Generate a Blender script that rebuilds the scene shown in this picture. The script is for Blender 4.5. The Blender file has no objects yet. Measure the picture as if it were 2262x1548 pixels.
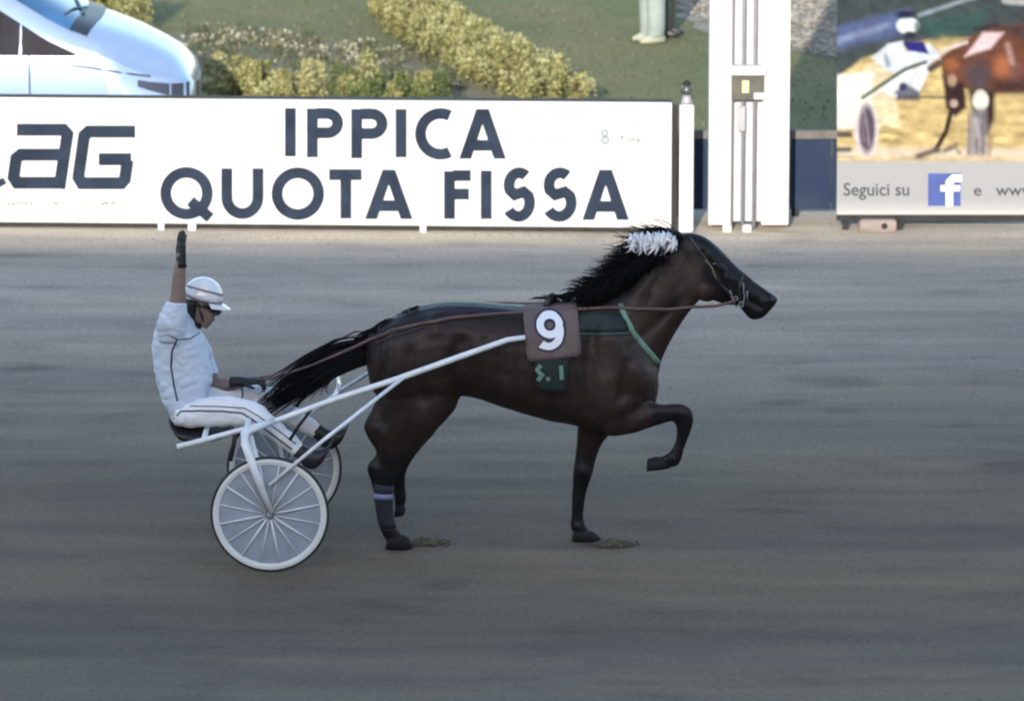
import bpy, bmesh, math, random
import numpy as np
from mathutils import Vector, Matrix
from mathutils.bvhtree import BVHTree

SC = bpy.context.scene
COL = SC.collection
R = random.Random(7)
PI = math.pi

# ------------------------------------------------------------------ camera, sky, sun, exposure
W, H, F = 2262.0, 1548.0, 12800.0
CAM = Vector((0.0, -36.0, 9.31))
PITCH = math.radians(12.54)
cam = bpy.data.cameras.new('camera'); camo = bpy.data.objects.new('camera', cam); COL.objects.link(camo)
camo.location = CAM; camo.rotation_euler = (PI / 2 - PITCH, 0, 0)
cam.sensor_fit = 'HORIZONTAL'; cam.sensor_width = 36.0; cam.lens = 36.0 * F / W
cam.clip_start = 0.5; cam.clip_end = 6000
cam.dof.use_dof = True; cam.dof.focus_distance = 37.0; cam.dof.aperture_fstop = 3.2
SC.camera = camo

SUN_EL, SUN_AZ = math.radians(15.0), math.radians(8.0)      # low evening sun, behind the camera and a little to its left
world = bpy.data.worlds.new('World'); SC.world = world; world.use_nodes = True
wn = world.node_tree; wn.nodes.clear()
sky = wn.nodes.new('ShaderNodeTexSky'); sky.sky_type = 'NISHITA'; sky.sun_disc = False
sky.sun_elevation = SUN_EL; sky.sun_rotation = PI + SUN_AZ
sky.air_density = 1.0; sky.dust_density = 1.0; sky.ozone_density = 1.0
bg = wn.nodes.new('ShaderNodeBackground'); bg.inputs[1].default_value = 0.15
wo = wn.nodes.new('ShaderNodeOutputWorld')
wn.links.new(sky.outputs[0], bg.inputs[0]); wn.links.new(bg.outputs[0], wo.inputs[0])
sun = bpy.data.lights.new('sun', 'SUN'); sun.energy = 2.6; sun.angle = math.radians(0.53); sun.color = (1.0, 0.9, 0.76)
suno = bpy.data.objects.new('sun', sun); COL.objects.link(suno)
S2 = Vector((-math.sin(SUN_AZ) * math.cos(SUN_EL), -math.cos(SUN_AZ) * math.cos(SUN_EL), math.sin(SUN_EL)))
suno.rotation_euler = S2.to_track_quat('Z', 'Y').to_euler(); suno.location = (-20, -60, 40)
vs = SC.view_settings
vs.view_transform = 'Standard'; vs.look = 'None'; vs.exposure = 1.6; vs.gamma = 1.0; vs.use_curve_mapping = False
SC.cycles.filter_width = 2.1

# ------------------------------------------------------------------ survey of the place: camera rays give real positions
_F = Vector((0, math.cos(PITCH), -math.sin(PITCH))); _U = Vector((0, math.sin(PITCH), math.cos(PITCH))); _RX = Vector((1, 0, 0))
def ray(px, py): return _F + _RX * ((px - W / 2) / F) - _U * ((py - H / 2) / F)
def P(px, py, Y):                         # point at depth Y
    d = ray(px, py); return CAM + d * ((Y - CAM.y) / d.y)
def G(px, py, z=0.0):                     # point on the ground
    d = ray(px, py); return CAM + d * ((z - CAM.z) / d.z)
def onplane(px, py, p0, n):
    d = ray(px, py); return CAM + d * ((p0 - CAM).dot(n) / d.dot(n))
def proj(p):
    v = p - CAM; k = v.dot(_F); return W / 2 + F * v.x / k, H / 2 - F * v.dot(_U) / k
def V(*a): return Vector(a)

# ------------------------------------------------------------------ materials
MATS = {}
def mat(name, col, rough=0.6, var=0.0, vscale=8.0, bump=0.0, bscale=40.0, col2=None, metal=0.0, spec=0.5, stretch=(1, 1, 1), sheen=0.0, coat=0.0, trans=0.0, alpha=1.0, detail=4.0):
    if name in MATS: return MATS[name]
    m = bpy.data.materials.new(name); m.use_nodes = True
    t = m.node_tree; b = t.nodes['Principled BSDF']; L = t.links
    b.inputs['Roughness'].default_value = rough; b.inputs['Metallic'].default_value = metal
    b.inputs['Specular IOR Level'].default_value = spec
    b.inputs['Sheen Weight'].default_value = sheen; b.inputs['Coat Weight'].default_value = coat
    b.inputs['Coat Roughness'].default_value = 0.05
    b.inputs['Transmission Weight'].default_value = trans; b.inputs['Alpha'].default_value = alpha
    b.inputs['Base Color'].default_value = (*col, 1)
    tc = t.nodes.new('ShaderNodeTexCoord'); mp = t.nodes.new('ShaderNodeMapping'); mp.inputs['Scale'].default_value = stretch
    L.new(tc.outputs['Object'], mp.inputs['Vector'])
    if var > 0 or col2:
        n = t.nodes.new('ShaderNodeTexNoise'); n.inputs['Scale'].default_value = vscale; n.inputs['Detail'].default_value = detail
        L.new(mp.outputs[0], n.inputs['Vector'])
        r = t.nodes.new('ShaderNodeValToRGB')
        c2 = col2 if col2 else tuple(min(1, c * (1 + var)) for c in col)
        c1 = col if col2 else tuple(c * (1 - var) for c in col)
        r.color_ramp.elements[0].position = 0.3; r.color_ramp.elements[1].position = 0.7
        r.color_ramp.elements[0].color = (*c1, 1); r.color_ramp.elements[1].color = (*c2, 1)
        L.new(n.outputs['Fac'], r.inputs['Fac']); L.new(r.outputs['Color'], b.inputs['Base Color'])
    if bump > 0:
        n2 = t.nodes.new('ShaderNodeTexNoise'); n2.inputs['Scale'].default_value = bscale; n2.inputs['Detail'].default_value = 5
        L.new(mp.outputs[0], n2.inputs['Vector'])
        bp = t.nodes.new('ShaderNodeBump'); bp.inputs['Strength'].default_value = bump; bp.inputs['Distance'].default_value = 0.02
        L.new(n2.outputs['Fac'], bp.inputs['Height']); L.new(bp.outputs[0], b.inputs['Normal'])
    MATS[name] = m
    return m
def attr_mat(name, attr='tint', rough=0.7, bump=0.0, bscale=60, spec=0.4, sheen=0.0, noise=0.0, nscale=20.0, nstretch=(1, 1, 1), trans=0.0):
    m = bpy.data.materials.new(name); m.use_nodes = True
    t = m.node_tree; b = t.nodes['Principled BSDF']; L = t.links
    b.inputs['Roughness'].default_value = rough; b.inputs['Specular IOR Level'].default_value = spec; b.inputs['Sheen Weight'].default_value = sheen
    a = t.nodes.new('ShaderNodeAttribute'); a.attribute_name = attr
    src = a.outputs['Color']
    tc = t.nodes.new('ShaderNodeTexCoord'); mp = t.nodes.new('ShaderNodeMapping'); mp.inputs['Scale'].default_value = nstretch
    L.new(tc.outputs['Object'], mp.inputs['Vector'])
    if noise > 0:
        n = t.nodes.new('ShaderNodeTexNoise'); n.inputs['Scale'].default_value = nscale; n.inputs['Detail'].default_value = 5
        L.new(mp.outputs[0], n.inputs['Vector'])
        mr = t.nodes.new('ShaderNodeMapRange'); mr.inputs[1].default_value = 0.3; mr.inputs[2].default_value = 0.7
        mr.inputs[3].default_value = 1 - noise; mr.inputs[4].default_value = 1 + noise
        L.new(n.outputs['Fac'], mr.inputs[0])
        mx = t.nodes.new('ShaderNodeVectorMath'); mx.operation = 'MULTIPLY'
        L.new(src, mx.inputs[0]); L.new(mr.outputs[0], mx.inputs[1]); src = mx.outputs[0]
    L.new(src, b.inputs['Base Color'])
    if bump > 0:
        n2 = t.nodes.new('ShaderNodeTexNoise'); n2.inputs['Scale'].default_value = bscale; n2.inputs['Detail'].default_value = 5
        L.new(mp.outputs[0], n2.inputs['Vector'])
        bp = t.nodes.new('ShaderNodeBump'); bp.inputs['Strength'].default_value = bump; bp.inputs['Distance'].default_value = 0.02
        L.new(n2.outputs['Fac'], bp.inputs['Height']); L.new(bp.outputs[0], b.inputs['Normal'])
    MATS[name] = m
    return m

M_white_paint = mat('white_paint', (0.46, 0.465, 0.47), 0.55, var=0.06, vscale=3, bump=0.03)
M_banner = mat('banner_vinyl', (0.45, 0.46, 0.465), 0.6, var=0.05, vscale=2, bump=0.05, bscale=5)
M_navy = mat('navy_ink', (0.016, 0.024, 0.042), 0.8, var=0.25, vscale=6, spec=0.1)
M_grey_ink = mat('grey_ink', (0.075, 0.08, 0.085), 0.5)
M_faint_ink = mat('faint_ink', (0.27, 0.275, 0.30), 0.5)
M_teal_ink = mat('teal_ink', (0.10, 0.17, 0.18), 0.5)
M_dark_steel = mat('dark_steel', (0.016, 0.017, 0.019), 0.6, var=0.3, spec=0.2)
M_grey_steel = mat('grey_steel', (0.25, 0.255, 0.28), 0.5, var=0.1, metal=0.1)
M_sulky = mat('sulky_enamel', (0.74, 0.75, 0.77), 0.28, var=0.12, vscale=12, coat=0.4)
M_rim = mat('wheel_rim', (0.70, 0.70, 0.68), 0.35, var=0.06)
M_tyre = mat('tyre_rubber', (0.024, 0.025, 0.029), 0.75, var=0.3)
M_disc = mat('wheel_disc', (0.34, 0.37, 0.43), 0.4, var=0.15, vscale=7, alpha=0.88)
M_spoke = mat('wheel_spoke', (0.68, 0.69, 0.72), 0.35)
M_black_leather = mat('black_leather', (0.012, 0.012, 0.014), 0.5, var=0.3, bump=0.2)
M_brown_leather = mat('brown_leather', (0.105, 0.062, 0.058), 0.5, var=0.25)
M_dark_leather = mat('dark_leather', (0.02, 0.018, 0.018), 0.45, var=0.25)
M_jacket = mat('racing_jacket', (0.56, 0.62, 0.74), 0.7, var=0.07, vscale=6, bump=0.55, bscale=9)
M_trousers = mat('racing_trousers', (0.74, 0.74, 0.77), 0.7, var=0.05, bump=0.5, bscale=11)
M_piping = mat('navy_piping', (0.03, 0.035, 0.07), 0.6)
M_skin = mat('skin', (0.20, 0.14, 0.118), 0.5, var=0.12, vscale=20)
M_helmet = mat('helmet_shell', (0.70, 0.70, 0.73), 0.25, var=0.04, coat=0.5)
M_helmet_trim = mat('helmet_trim', (0.22, 0.19, 0.25), 0.4)
M_hair_dark = mat('dark_hair', (0.010, 0.009, 0.010), 0.5, var=0.3, vscale=60)
M_goggle = mat('goggle_lens', (0.006, 0.006, 0.010), 0.12, coat=0.3)
M_mane = mat('mane_hair', (0.006, 0.0055, 0.0065), 0.7, var=0.45, vscale=40, spec=0.12)
M_wool = mat('white_wool', (0.76, 0.75, 0.78), 0.9, var=0.08, vscale=50, bump=0.5)
M_hoof = mat('hoof_horn', (0.006, 0.006, 0.007), 0.8, var=0.3, vscale=30)
M_boot_navy = mat('leg_boot_cloth', (0.010, 0.012, 0.022), 0.7, var=0.2)
M_boot_white = mat('boot_band', (0.20, 0.21, 0.36), 0.7)
M_green_strap = mat('green_strap', (0.14, 0.24, 0.19), 0.6, var=0.2)
M_green_dark = mat('dark_green_cloth', (0.006, 0.016, 0.015), 0.7, var=0.3)
M_teal_edge = mat('teal_binding', (0.035, 0.060, 0.058), 0.6, var=0.2)
M_cloth_num = mat('number_cloth', (0.115, 0.075, 0.072), 0.75, var=0.22, vscale=9, col2=(0.14, 0.105, 0.095), bump=0.2, bscale=25)
M_num = mat('number_white', (0.80, 0.78, 0.82), 0.6)
M_num_edge = mat('number_edge', (0.020, 0.014, 0.045), 0.6)
M_van = mat('van_paint', (0.23, 0.32, 0.49), 0.25, coat=0.4, metal=0.15)
M_glass = mat('windscreen_glass', (0.028, 0.095, 0.21), 0.05, var=0.55, vscale=2.2, coat=0.25, spec=0.4)
M_glass_dark = mat('side_glass', (0.010, 0.011, 0.016), 0.10, var=0.5, vscale=3, spec=0.12)
M_van_black = mat('black_plastic', (0.012, 0.013, 0.018), 0.4, var=0.2)
M_headlamp = mat('headlamp_lens', (0.05, 0.06, 0.09), 0.1, coat=0.5)
M_seat_cloth = mat('car_seat_cloth', (0.16, 0.16, 0.19), 0.8, var=0.2)
M_blue_board = mat('blue_board', (0.010, 0.020, 0.058), 0.7, var=0.3, vscale=2.5, col2=(0.020, 0.033, 0.060), spec=0.15)
M_concrete = mat('pale_concrete', (0.20, 0.165, 0.155), 0.85, var=0.2, vscale=10, bump=0.3)
M_stone = mat('gravel_stone', (0.24, 0.22, 0.19), 0.85, var=0.35, vscale=3)
M_clod = mat('dirt_clod', (0.115, 0.098, 0.08), 0.9, var=0.35, vscale=14)
M_clump = mat('kicked_dirt', (0.085, 0.076, 0.050), 0.95, var=0.4, vscale=25, bump=0.5)
M_pale_trousers = mat('mint_trousers', (0.20, 0.245, 0.235), 0.8, var=0.1, bump=0.3, bscale=12)
M_dark_trousers = mat('dark_trousers', (0.035, 0.042, 0.037), 0.8, var=0.2)
M_shoe_pale = mat('pale_shoe', (0.26, 0.275, 0.22), 0.7)
M_shirt = mat('grey_shirt', (0.30, 0.31, 0.33), 0.8, var=0.1)
M_roof = mat('stand_concrete', (0.30, 0.29, 0.28), 0.85, var=0.15, vscale=0.8, bump=0.2)
M_twig = mat('hedge_twig', (0.09, 0.06, 0.035), 0.9, var=0.3)
M_conduit = mat('conduit_grey', (0.20, 0.20, 0.235), 0.5, var=0.1); M_sensor = mat('sensor_case', (0.050, 0.050, 0.042), 0.6, var=0.3); M_lens = mat('grey_lens', (0.05, 0.06, 0.062), 0.2, var=0.4, vscale=30)
M_yellow_part = mat('sensor_yellow', (0.46, 0.43, 0.24), 0.5)

# ------------------------------------------------------------------ mesh helpers
def link(name, me, m=None, parent=None):
    if m is not None:
        if isinstance(m, (list, tuple)):
            for x in m: me.materials.append(x)
        else: me.materials.append(m)
    o = bpy.data.objects.new(name, me); COL.objects.link(o)
    if parent is not None: o.parent = parent; o.matrix_parent_inverse = parent.matrix_world.inverted()
    return o
class MB:
    def __init__(s): s.v = []; s.f = []; s.mi = []
    def add(s, vs, fs, mi=0):
        k = len(s.v); s.v += [tuple(p) for p in vs]; s.f += [tuple(i + k for i in f) for f in fs]; s.mi += [mi] * len(fs); return s
    def box(s, c, h, rot=None, mi=0):
        vs = []
        for sx in (-1, 1):
            for sy in (-1, 1):
                for sz in (-1, 1):
                    p = Vector((sx * h[0], sy * h[1], sz * h[2]))
                    if rot is not None: p = rot @ p
                    vs.append(Vector(c) + p)
        return s.add(vs, [(0, 1, 3, 2), (4, 6, 7, 5), (0, 4, 5, 1), (2, 3, 7, 6), (0, 2, 6, 4), (1, 5, 7, 3)], mi)
    def rings(s, rings, cap=True, mi=0, closed=False):
        n = len(rings[0]); k = len(s.v)
        for r in rings: s.v += [tuple(p) for p in r]
        m = len(rings); fs = []
        for i in range(m if closed else m - 1):
            j = (i + 1) % m
            for a in range(n):
                b = (a + 1) % n
                fs.append((k + i * n + a, k + i * n + b, k + j * n + b, k + j * n + a))
        if cap and not closed:
            fs.append(tuple(k + a for a in range(n - 1, -1, -1))); fs.append(tuple(k + (m - 1) * n + a for a in range(n)))
        s.f += fs; s.mi += [mi] * len(fs); return s
    def tube(s, pts, rad, n=8, mi=0, closed=False, flat=1.0, up=None):
        pts = [Vector(p) for p in pts]; rings = []; m = len(pts)
        ref = Vector(up) if up is not None else Vector((0.13, 1, 0.21))
        for i, p in enumerate(pts):
            if closed: t = pts[(i + 1) % m] - pts[i - 1]
            else: t = pts[min(i + 1, m - 1)] - pts[max(i - 1, 0)]
            t.normalize(); a = t.cross(ref)
            if a.length < 1e-4: a = t.cross(Vector((1, 0, 0)))
            a.normalize(); b = t.cross(a)
            r = rad[i] if isinstance(rad, (list, tuple)) else rad
            rings.append([p + a * (r * math.cos(2 * PI * k / n)) + b * (r * flat * math.sin(2 * PI * k / n)) for k in range(n)])
        return s.rings(rings, not closed, mi, closed)
    def ball(s, c, r, n=12, m=8, rot=None, mi=0):
        rx, ry, rz = r if isinstance(r, (tuple, list)) else (r, r, r); rings = []
        for i in range(1, m):
            t = PI * i / m; ring = []
            for k in range(n):
                p = Vector((rx * math.sin(t) * math.cos(2 * PI * k / n), ry * math.sin(t) * math.sin(2 * PI * k / n), -rz * math.cos(t)))
                if rot is not None: p = rot @ p
                ring.append(Vector(c) + p)
            rings.append(ring)
        return s.rings(rings, True, mi)
    def mesh(s, name, smooth=False):
        me = bpy.data.meshes.new(name); me.from_pydata(s.v, [], s.f)
        if any(s.mi): me.polygons.foreach_set('material_index', s.mi)
        if smooth: me.polygons.foreach_set('use_smooth', [True] * len(me.polygons))
        me.update(); return me
    def build(s, name, m=None, parent=None, smooth=False, bevel=0.0, recalc=True):
        me = s.mesh(name, smooth)
        if recalc or bevel:
            bm = bmesh.new(); bm.from_mesh(me)
            bmesh.ops.recalc_face_normals(bm, faces=bm.faces)
            if bevel: bmesh.ops.bevel(bm, geom=[e for e in bm.edges if e.calc_face_angle(0) > 0.5], offset=bevel, segments=2, affect='EDGES')
            bm.to_mesh(me); bm.free()
        return link(name, me, m, parent)
def sec(x1, y1, x2, y2, w, Y, n=20, e=1.0):
    p1, p2 = P(x1, y1, Y), P(x2, y2, Y); c = (p1 + p2) / 2; a = (p1 - p2) / 2; b = Vector((0, w, 0)); out = []
    for k in range(n):
        t = 2 * PI * k / n; ct, st = math.cos(t), math.sin(t)
        out.append(c + a * (math.copysign(abs(ct) ** e, ct)) + b * (math.copysign(abs(st) ** e, st)))
    return out
def loft(mb, secs, Y=None, n=20, e=1.0, mi=0):
    rs = []
    for q in secs:
        x1, y1, x2, y2, w = q[:5]; rs.append(sec(x1, y1, x2, y2, w, q[5] if len(q) > 5 else Y, n, e))
    mb.rings(rs, True, mi); return mb
def refine(rows, k=3):                       # Catmull-Rom through the listed sections
    A = np.array(rows, float); out = []
    for i in range(len(A) - 1):
        p0, p1, p2, p3 = A[max(i - 1, 0)], A[i], A[i + 1], A[min(i + 2, len(A) - 1)]
        for j in range(k):
            t = j / k
            out.append(tuple(0.5 * (2 * p1 + (p2 - p0) * t + (2 * p0 - 5 * p1 + 4 * p2 - p3) * t * t + (3 * p1 - p0 - 3 * p2 + p3) * t ** 3)))
    out.append(tuple(A[-1])); return out
def weld(mb, name, voxel, iters=6, factor=0.5, tmpname='tmp'):   # one continuous skin out of overlapping lofts
    me = mb.mesh(name)
    bm = bmesh.new(); bm.from_mesh(me); bmesh.ops.recalc_face_normals(bm, faces=bm.faces); bm.to_mesh(me); bm.free()
    o = bpy.data.objects.new('skin_source', me); COL.objects.link(o)
    r = o.modifiers.new('r', 'REMESH'); r.mode = 'VOXEL'; r.voxel_size = voxel; r.use_smooth_shade = True
    s = o.modifiers.new('s', 'SMOOTH'); s.factor = factor; s.iterations = iters
    dg = bpy.context.evaluated_depsgraph_get(); dg.update()
    out = bpy.data.meshes.new_from_object(o.evaluated_get(dg)); out.name = name
    bpy.data.objects.remove(o); bpy.data.meshes.remove(me)
    out.polygons.foreach_set('use_smooth', [True] * len(out.polygons))
    return out
def bvh_of(me): return BVHTree.FromPolygons([v.co.copy() for v in me.vertices], [tuple(p.vertices) for p in me.polygons])
def drape(bvh, px, py, off, Yd):             # point on a body, lifted by off along its normal
    d = ray(px, py).normalized(); h = bvh.ray_cast(CAM, d)
    if h[0] is None: return P(px, py, Yd)
    return h[0] + h[1].normalized() * off
def resample(pts, step):
    out = [pts[0]]
    for a, b in zip(pts[:-1], pts[1:]):
        L = math.hypot(b[0] - a[0], b[1] - a[1]); n = max(1, int(L / step))
        for i in range(1, n + 1): out.append((a[0] + (b[0] - a[0]) * i / n, a[1] + (b[1] - a[1]) * i / n))
    return out
def strap(bvh, pts, rad, off, Yd, flat=0.35, step=8):
    mb = MB(); ps = [drape(bvh, x, y, off, Yd) for x, y in resample(pts, step)]
    return mb.tube(ps, rad, 8, flat=1.0) if flat == 1 else mb.tube(ps, rad, 8, flat=flat, up=(0, 1, 0.0))
def patch(bvh, quad, nu, nv, off, Yd, thick=0.012, rnd=0.12):
    # a cloth panel with rounded corners lying on a body; quad = four pixel corners TL TR BR BL
    q = [np.array(c, float) for c in quad]; mb = MB(); g = {}
    for lay in (0, 1):
        for i in range(nu + 1):
            for j in range(nv + 1):
                u, v = i / nu, j / nv
                a, b = 2 * u - 1, 2 * v - 1                      # squircle the corners
                lim = 1.0
                k = (abs(a) ** 14 + abs(b) ** 14) ** (1 / 14) if (a or b) else 1
                m_ = max(abs(a), abs(b)); s_ = m_ / k if k else 1
                uu, vv = (a * s_ + 1) / 2, (b * s_ + 1) / 2
                p = (q[0] * (1 - uu) + q[1] * uu) * (1 - vv) + (q[3] * (1 - uu) + q[2] * uu) * vv
                g[lay, i, j] = len(mb.v); mb.v.append(tuple(drape(bvh, p[0], p[1], off + (thick if lay else -0.004), Yd)))
    for i in range(nu):
        for j in range(nv):
            mb.f.append((g[1, i, j], g[1, i + 1, j], g[1, i + 1, j + 1], g[1, i, j + 1])); mb.f.append((g[0, i, j], g[0, i, j + 1], g[0, i + 1, j + 1], g[0, i + 1, j]))
    for i in range(nu):
        mb.f.append((g[0, i, 0], g[0, i + 1, 0], g[1, i + 1, 0], g[1, i, 0])); mb.f.append((g[0, i, nv], g[1, i, nv], g[1, i + 1, nv], g[0, i + 1, nv]))
    for j in range(nv):
        mb.f.append((g[0, 0, j], g[1, 0, j], g[1, 0, j + 1], g[0, 0, j + 1])); mb.f.append((g[0, nu, j], g[0, nu, j + 1], g[1, nu, j + 1], g[1, nu, j]))
    mb.mi = [0] * len(mb.f); return mb
def tag(o, label=None, cat=None, group=None, kind=None):
    if label: o['label'] = label
    if cat: o['category'] = cat
    if group: o['group'] = group
    if kind: o['kind'] = kind
    return o
def thing(name, label, cat, loc, group=None):
    o = bpy.data.objects.new(name, None); COL.objects.link(o); o.location = loc; o.empty_display_size = 0.2
    bpy.context.view_layer.update()
    return tag(o, label, cat, group)
def tint(me, cols, name='tint'):             # per-vertex colour
    a = me.color_attributes.new(name, 'FLOAT_COLOR', 'POINT'); arr = np.ones((len(me.vertices), 4), np.float32); arr[:, :3] = cols
    a.data.foreach_set('color', arr.ravel())

# flat print: ribbons and rings given in photo pixels on a plane
def ribbon(mb, pts, width, to3, closed=False, lift=0.0):
    A = [np.array(p, float) for p in pts]; m = len(A); L_, R_ = [], []
    for i in range(m):
        if closed: d1 = A[i] - A[i - 1]; d2 = A[(i + 1) % m] - A[i]
        else: d1 = A[i] - A[max(i - 1, 0)]; d2 = A[min(i + 1, m - 1)] - A[i]
        if np.linalg.norm(d1) < 1e-6: d1 = d2
        if np.linalg.norm(d2) < 1e-6: d2 = d1
        d1 = d1 / np.linalg.norm(d1); d2 = d2 / np.linalg.norm(d2)
        t = d1 + d2; t = t / max(np.linalg.norm(t), 1e-6); nrm = np.array([-t[1], t[0]]); c = max(0.35, abs(nrm @ np.array([-d1[1], d1[0]])))
        L_.append(A[i] + nrm * width / 2 / c); R_.append(A[i] - nrm * width / 2 / c)
    k = len(mb.v); mb.v += [tuple(to3(*p, lift)) for p in L_] + [tuple(to3(*p, lift)) for p in R_]
    for i in range(m if closed else m - 1):
        j = (i + 1) % m; mb.f.append((k + i, k + j, k + m + j, k + m + i)); mb.mi.append(0)
def arc(cx, cy, rx, ry, a0, a1, n=24): return [(cx + rx * math.cos(math.radians(a0 + (a1 - a0) * i / n)), cy - ry * math.sin(math.radians(a0 + (a1 - a0) * i / n))) for i in range(n + 1)]
def text_mesh(s, size_px, x, y, to3, mb, bold=0.0, squeeze=1.0, lift=0.0):
    cu = bpy.data.curves.new('t', 'FONT'); cu.body = s; cu.size = 1.0; cu.offset = bold; cu.resolution_u = 3
    o = bpy.data.objects.new('t', cu); COL.objects.link(o)
    dg = bpy.context.evaluated_depsgraph_get(); dg.update(); me = bpy.data.meshes.new_from_object(o.evaluated_get(dg))
    k = len(mb.v)
    for v in me.vertices: mb.v.append(tuple(to3(x + v.co.x * size_px * squeeze, y - v.co.y * size_px, lift)))
    for p in me.polygons: mb.f.append(tuple(k + i for i in p.vertices)); mb.mi.append(0)
    bpy.data.objects.remove(o); bpy.data.curves.remove(cu); bpy.data.meshes.remove(me)

# ================================================================== THE GROUND
def track_material():
    m = bpy.data.materials.new('track_dirt'); m.use_nodes = True; t = m.node_tree; L = t.links; b = t.nodes['Principled BSDF']
    b.inputs['Roughness'].default_value = 0.95; b.inputs['Specular IOR Level'].default_value = 0.15
    tc = t.nodes.new('ShaderNodeTexCoord')
    def noise(scale, st, detail=5, rough=0.6):
        mp = t.nodes.new('ShaderNodeMapping'); mp.inputs['Scale'].default_value = st; L.new(tc.outputs['Object'], mp.inputs[0])
        n = t.nodes.new('ShaderNodeTexNoise'); n.inputs['Scale'].default_value = scale; n.inputs['Detail'].default_value = detail; n.inputs['Roughness'].default_value = rough
        L.new(mp.outputs[0], n.inputs['Vector']); return n.outputs['Fac']
    def ramp(fac, stops):
        r = t.nodes.new('ShaderNodeValToRGB'); e = r.color_ramp.elements
        while len(e) < len(stops): e.new(0.5)
        for x, (p, c) in zip(e, stops): x.position = p; x.color = (*c, 1)
        L.new(fac, r.inputs['Fac']); return r.outputs['Color']
    def mix(a, b_, mode, fac=1.0):
        n = t.nodes.new('ShaderNodeMix'); n.data_type = 'RGBA'; n.blend_type = mode; n.inputs[0].default_value = fac
        L.new(a, n.inputs[6]); L.new(b_, n.inputs[7]); return n.outputs[2]
    sx = t.nodes.new('ShaderNodeSeparateXYZ'); L.new(tc.outputs['Object'], sx.inputs[0])
    # pale sand by the rail; skylight falloff towards the stand painted in darker
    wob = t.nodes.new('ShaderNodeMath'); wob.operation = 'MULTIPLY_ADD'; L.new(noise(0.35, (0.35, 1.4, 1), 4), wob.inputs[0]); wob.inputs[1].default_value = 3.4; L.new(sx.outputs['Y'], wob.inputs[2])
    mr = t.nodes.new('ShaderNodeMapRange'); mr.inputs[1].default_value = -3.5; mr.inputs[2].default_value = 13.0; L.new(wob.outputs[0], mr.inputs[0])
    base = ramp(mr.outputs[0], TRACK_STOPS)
    streak = ramp(noise(0.62, (0.16, 1.0, 1), 4, 0.45), [(0.30, (0.74, 0.755, 0.79)), (0.5, (1.0, 1.0, 1.0)), (0.70, (1.20, 1.14, 1.0))])
    fine = ramp(noise(2.6, (0.16, 1.2, 1), 4, 0.5), [(0.3, (0.84, 0.84, 0.86)), (0.7, (1.12, 1.11, 1.07))])
    blot = ramp(noise(2.2, (0.6, 1.1, 1), 6, 0.62), [(0.28, (0.80, 0.79, 0.79)), (0.46, (1, 1, 1)), (0.75, (1.10, 1.08, 1.02))])
    grain = ramp(noise(38.0, (0.7, 0.8, 1), 5, 0.7), [(0.25, (0.72, 0.72, 0.72)), (0.75, (1.28, 1.28, 1.27))])
    c = mix(mix(mix(mix(base, streak, 'MULTIPLY'), fine, 'MULTIPLY'), blot, 'MULTIPLY'), grain, 'MULTIPLY', 1.0)
    dab = ramp(noise(1.25, (0.55, 1.25, 1), 2, 0.4), [(0.27, (0.70, 0.70, 0.71)), (0.36, (1, 1, 1)), (1.0, (1, 1, 1))])
    c = mix(c, dab, 'MULTIPLY')
    L.new(c, b.inputs['Base Color'])
    ad = t.nodes.new('ShaderNodeMath'); ad.operation = 'ADD'; L.new(noise(6.0, (0.3, 1.6, 1), 5), ad.inputs[0]); L.new(noise(45.0, (0.7, 1, 1), 4), ad.inputs[1])
    bp = t.nodes.new('ShaderNodeBump'); bp.inputs['Strength'].default_value = 0.35; bp.inputs['Distance'].default_value = 0.02
    L.new(ad.outputs[0], bp.inputs['Height']); L.new(bp.outputs[0], b.inputs['Normal'])
    return m
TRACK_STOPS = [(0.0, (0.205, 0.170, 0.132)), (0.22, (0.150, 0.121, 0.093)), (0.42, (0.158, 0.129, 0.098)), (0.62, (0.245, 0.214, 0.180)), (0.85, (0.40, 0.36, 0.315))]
def ragged(pts, amp, step=0.25, seed=3):
    r_ = random.Random(seed); out = []
    for (x0, y0), (x1, y1) in zip(pts, pts[1:] + pts[:1]):
        n = max(1, int(math.hypot(x1 - x0, y1 - y0) / step)); L_ = math.hypot(x1 - x0, y1 - y0) + 1e-6
        for i in range(n):
            a = r_.gauss(0, amp); out.append((x0 + (x1 - x0) * i / n - (y1 - y0) / L_ * a, y0 + (y1 - y0) * i / n + (x1 - x0) / L_ * a))
    return out
def sheet(name, pts, z, m, kind='structure'):
    me = bpy.data.meshes.new(name); me.from_pydata([(x, y, z) for x, y in pts], [], [tuple(range(len(pts)))]); me.update()
    if me.polygons[0].normal.z < 0: me.flip_normals()
    return tag(link(name, me, m), kind=kind)
M_grass = mat('lawn_grass', (0.125, 0.142, 0.068), 0.9, vscale=0.8, col2=(0.178, 0.170, 0.090), bump=0.3, bscale=55, spec=0.1, detail=7)
M_bed = mat('bed_soil', (0.13, 0.135, 0.08), 0.95, vscale=2.5, col2=(0.20, 0.185, 0.13), bump=0.8, bscale=18, spec=0.1, stretch=(1, 0.5, 1), detail=7)
M_gravel = mat('gravel_path', (0.20, 0.19, 0.16), 0.95, vscale=5, col2=(0.34, 0.31, 0.26), bump=0.8, bscale=30, spec=0.1, detail=7)
TRACK_EDGE = 11.55
sheet('ground', [(-2500, -2500), (2500, -2500), (2500, 4000), (-2500, 4000)], -0.012, M_grass)
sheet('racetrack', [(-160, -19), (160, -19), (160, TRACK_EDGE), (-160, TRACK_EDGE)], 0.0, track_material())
bedp = [G(300, 240), G(352, 75), G(480, 62), G(700, 74), G(835, 110), G(1010, 150), G(1255, 232)]
sheet('flower_bed', ragged([(p.x, p.y) for p in bedp], 0.09, 0.2), -0.006, M_bed)
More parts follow.
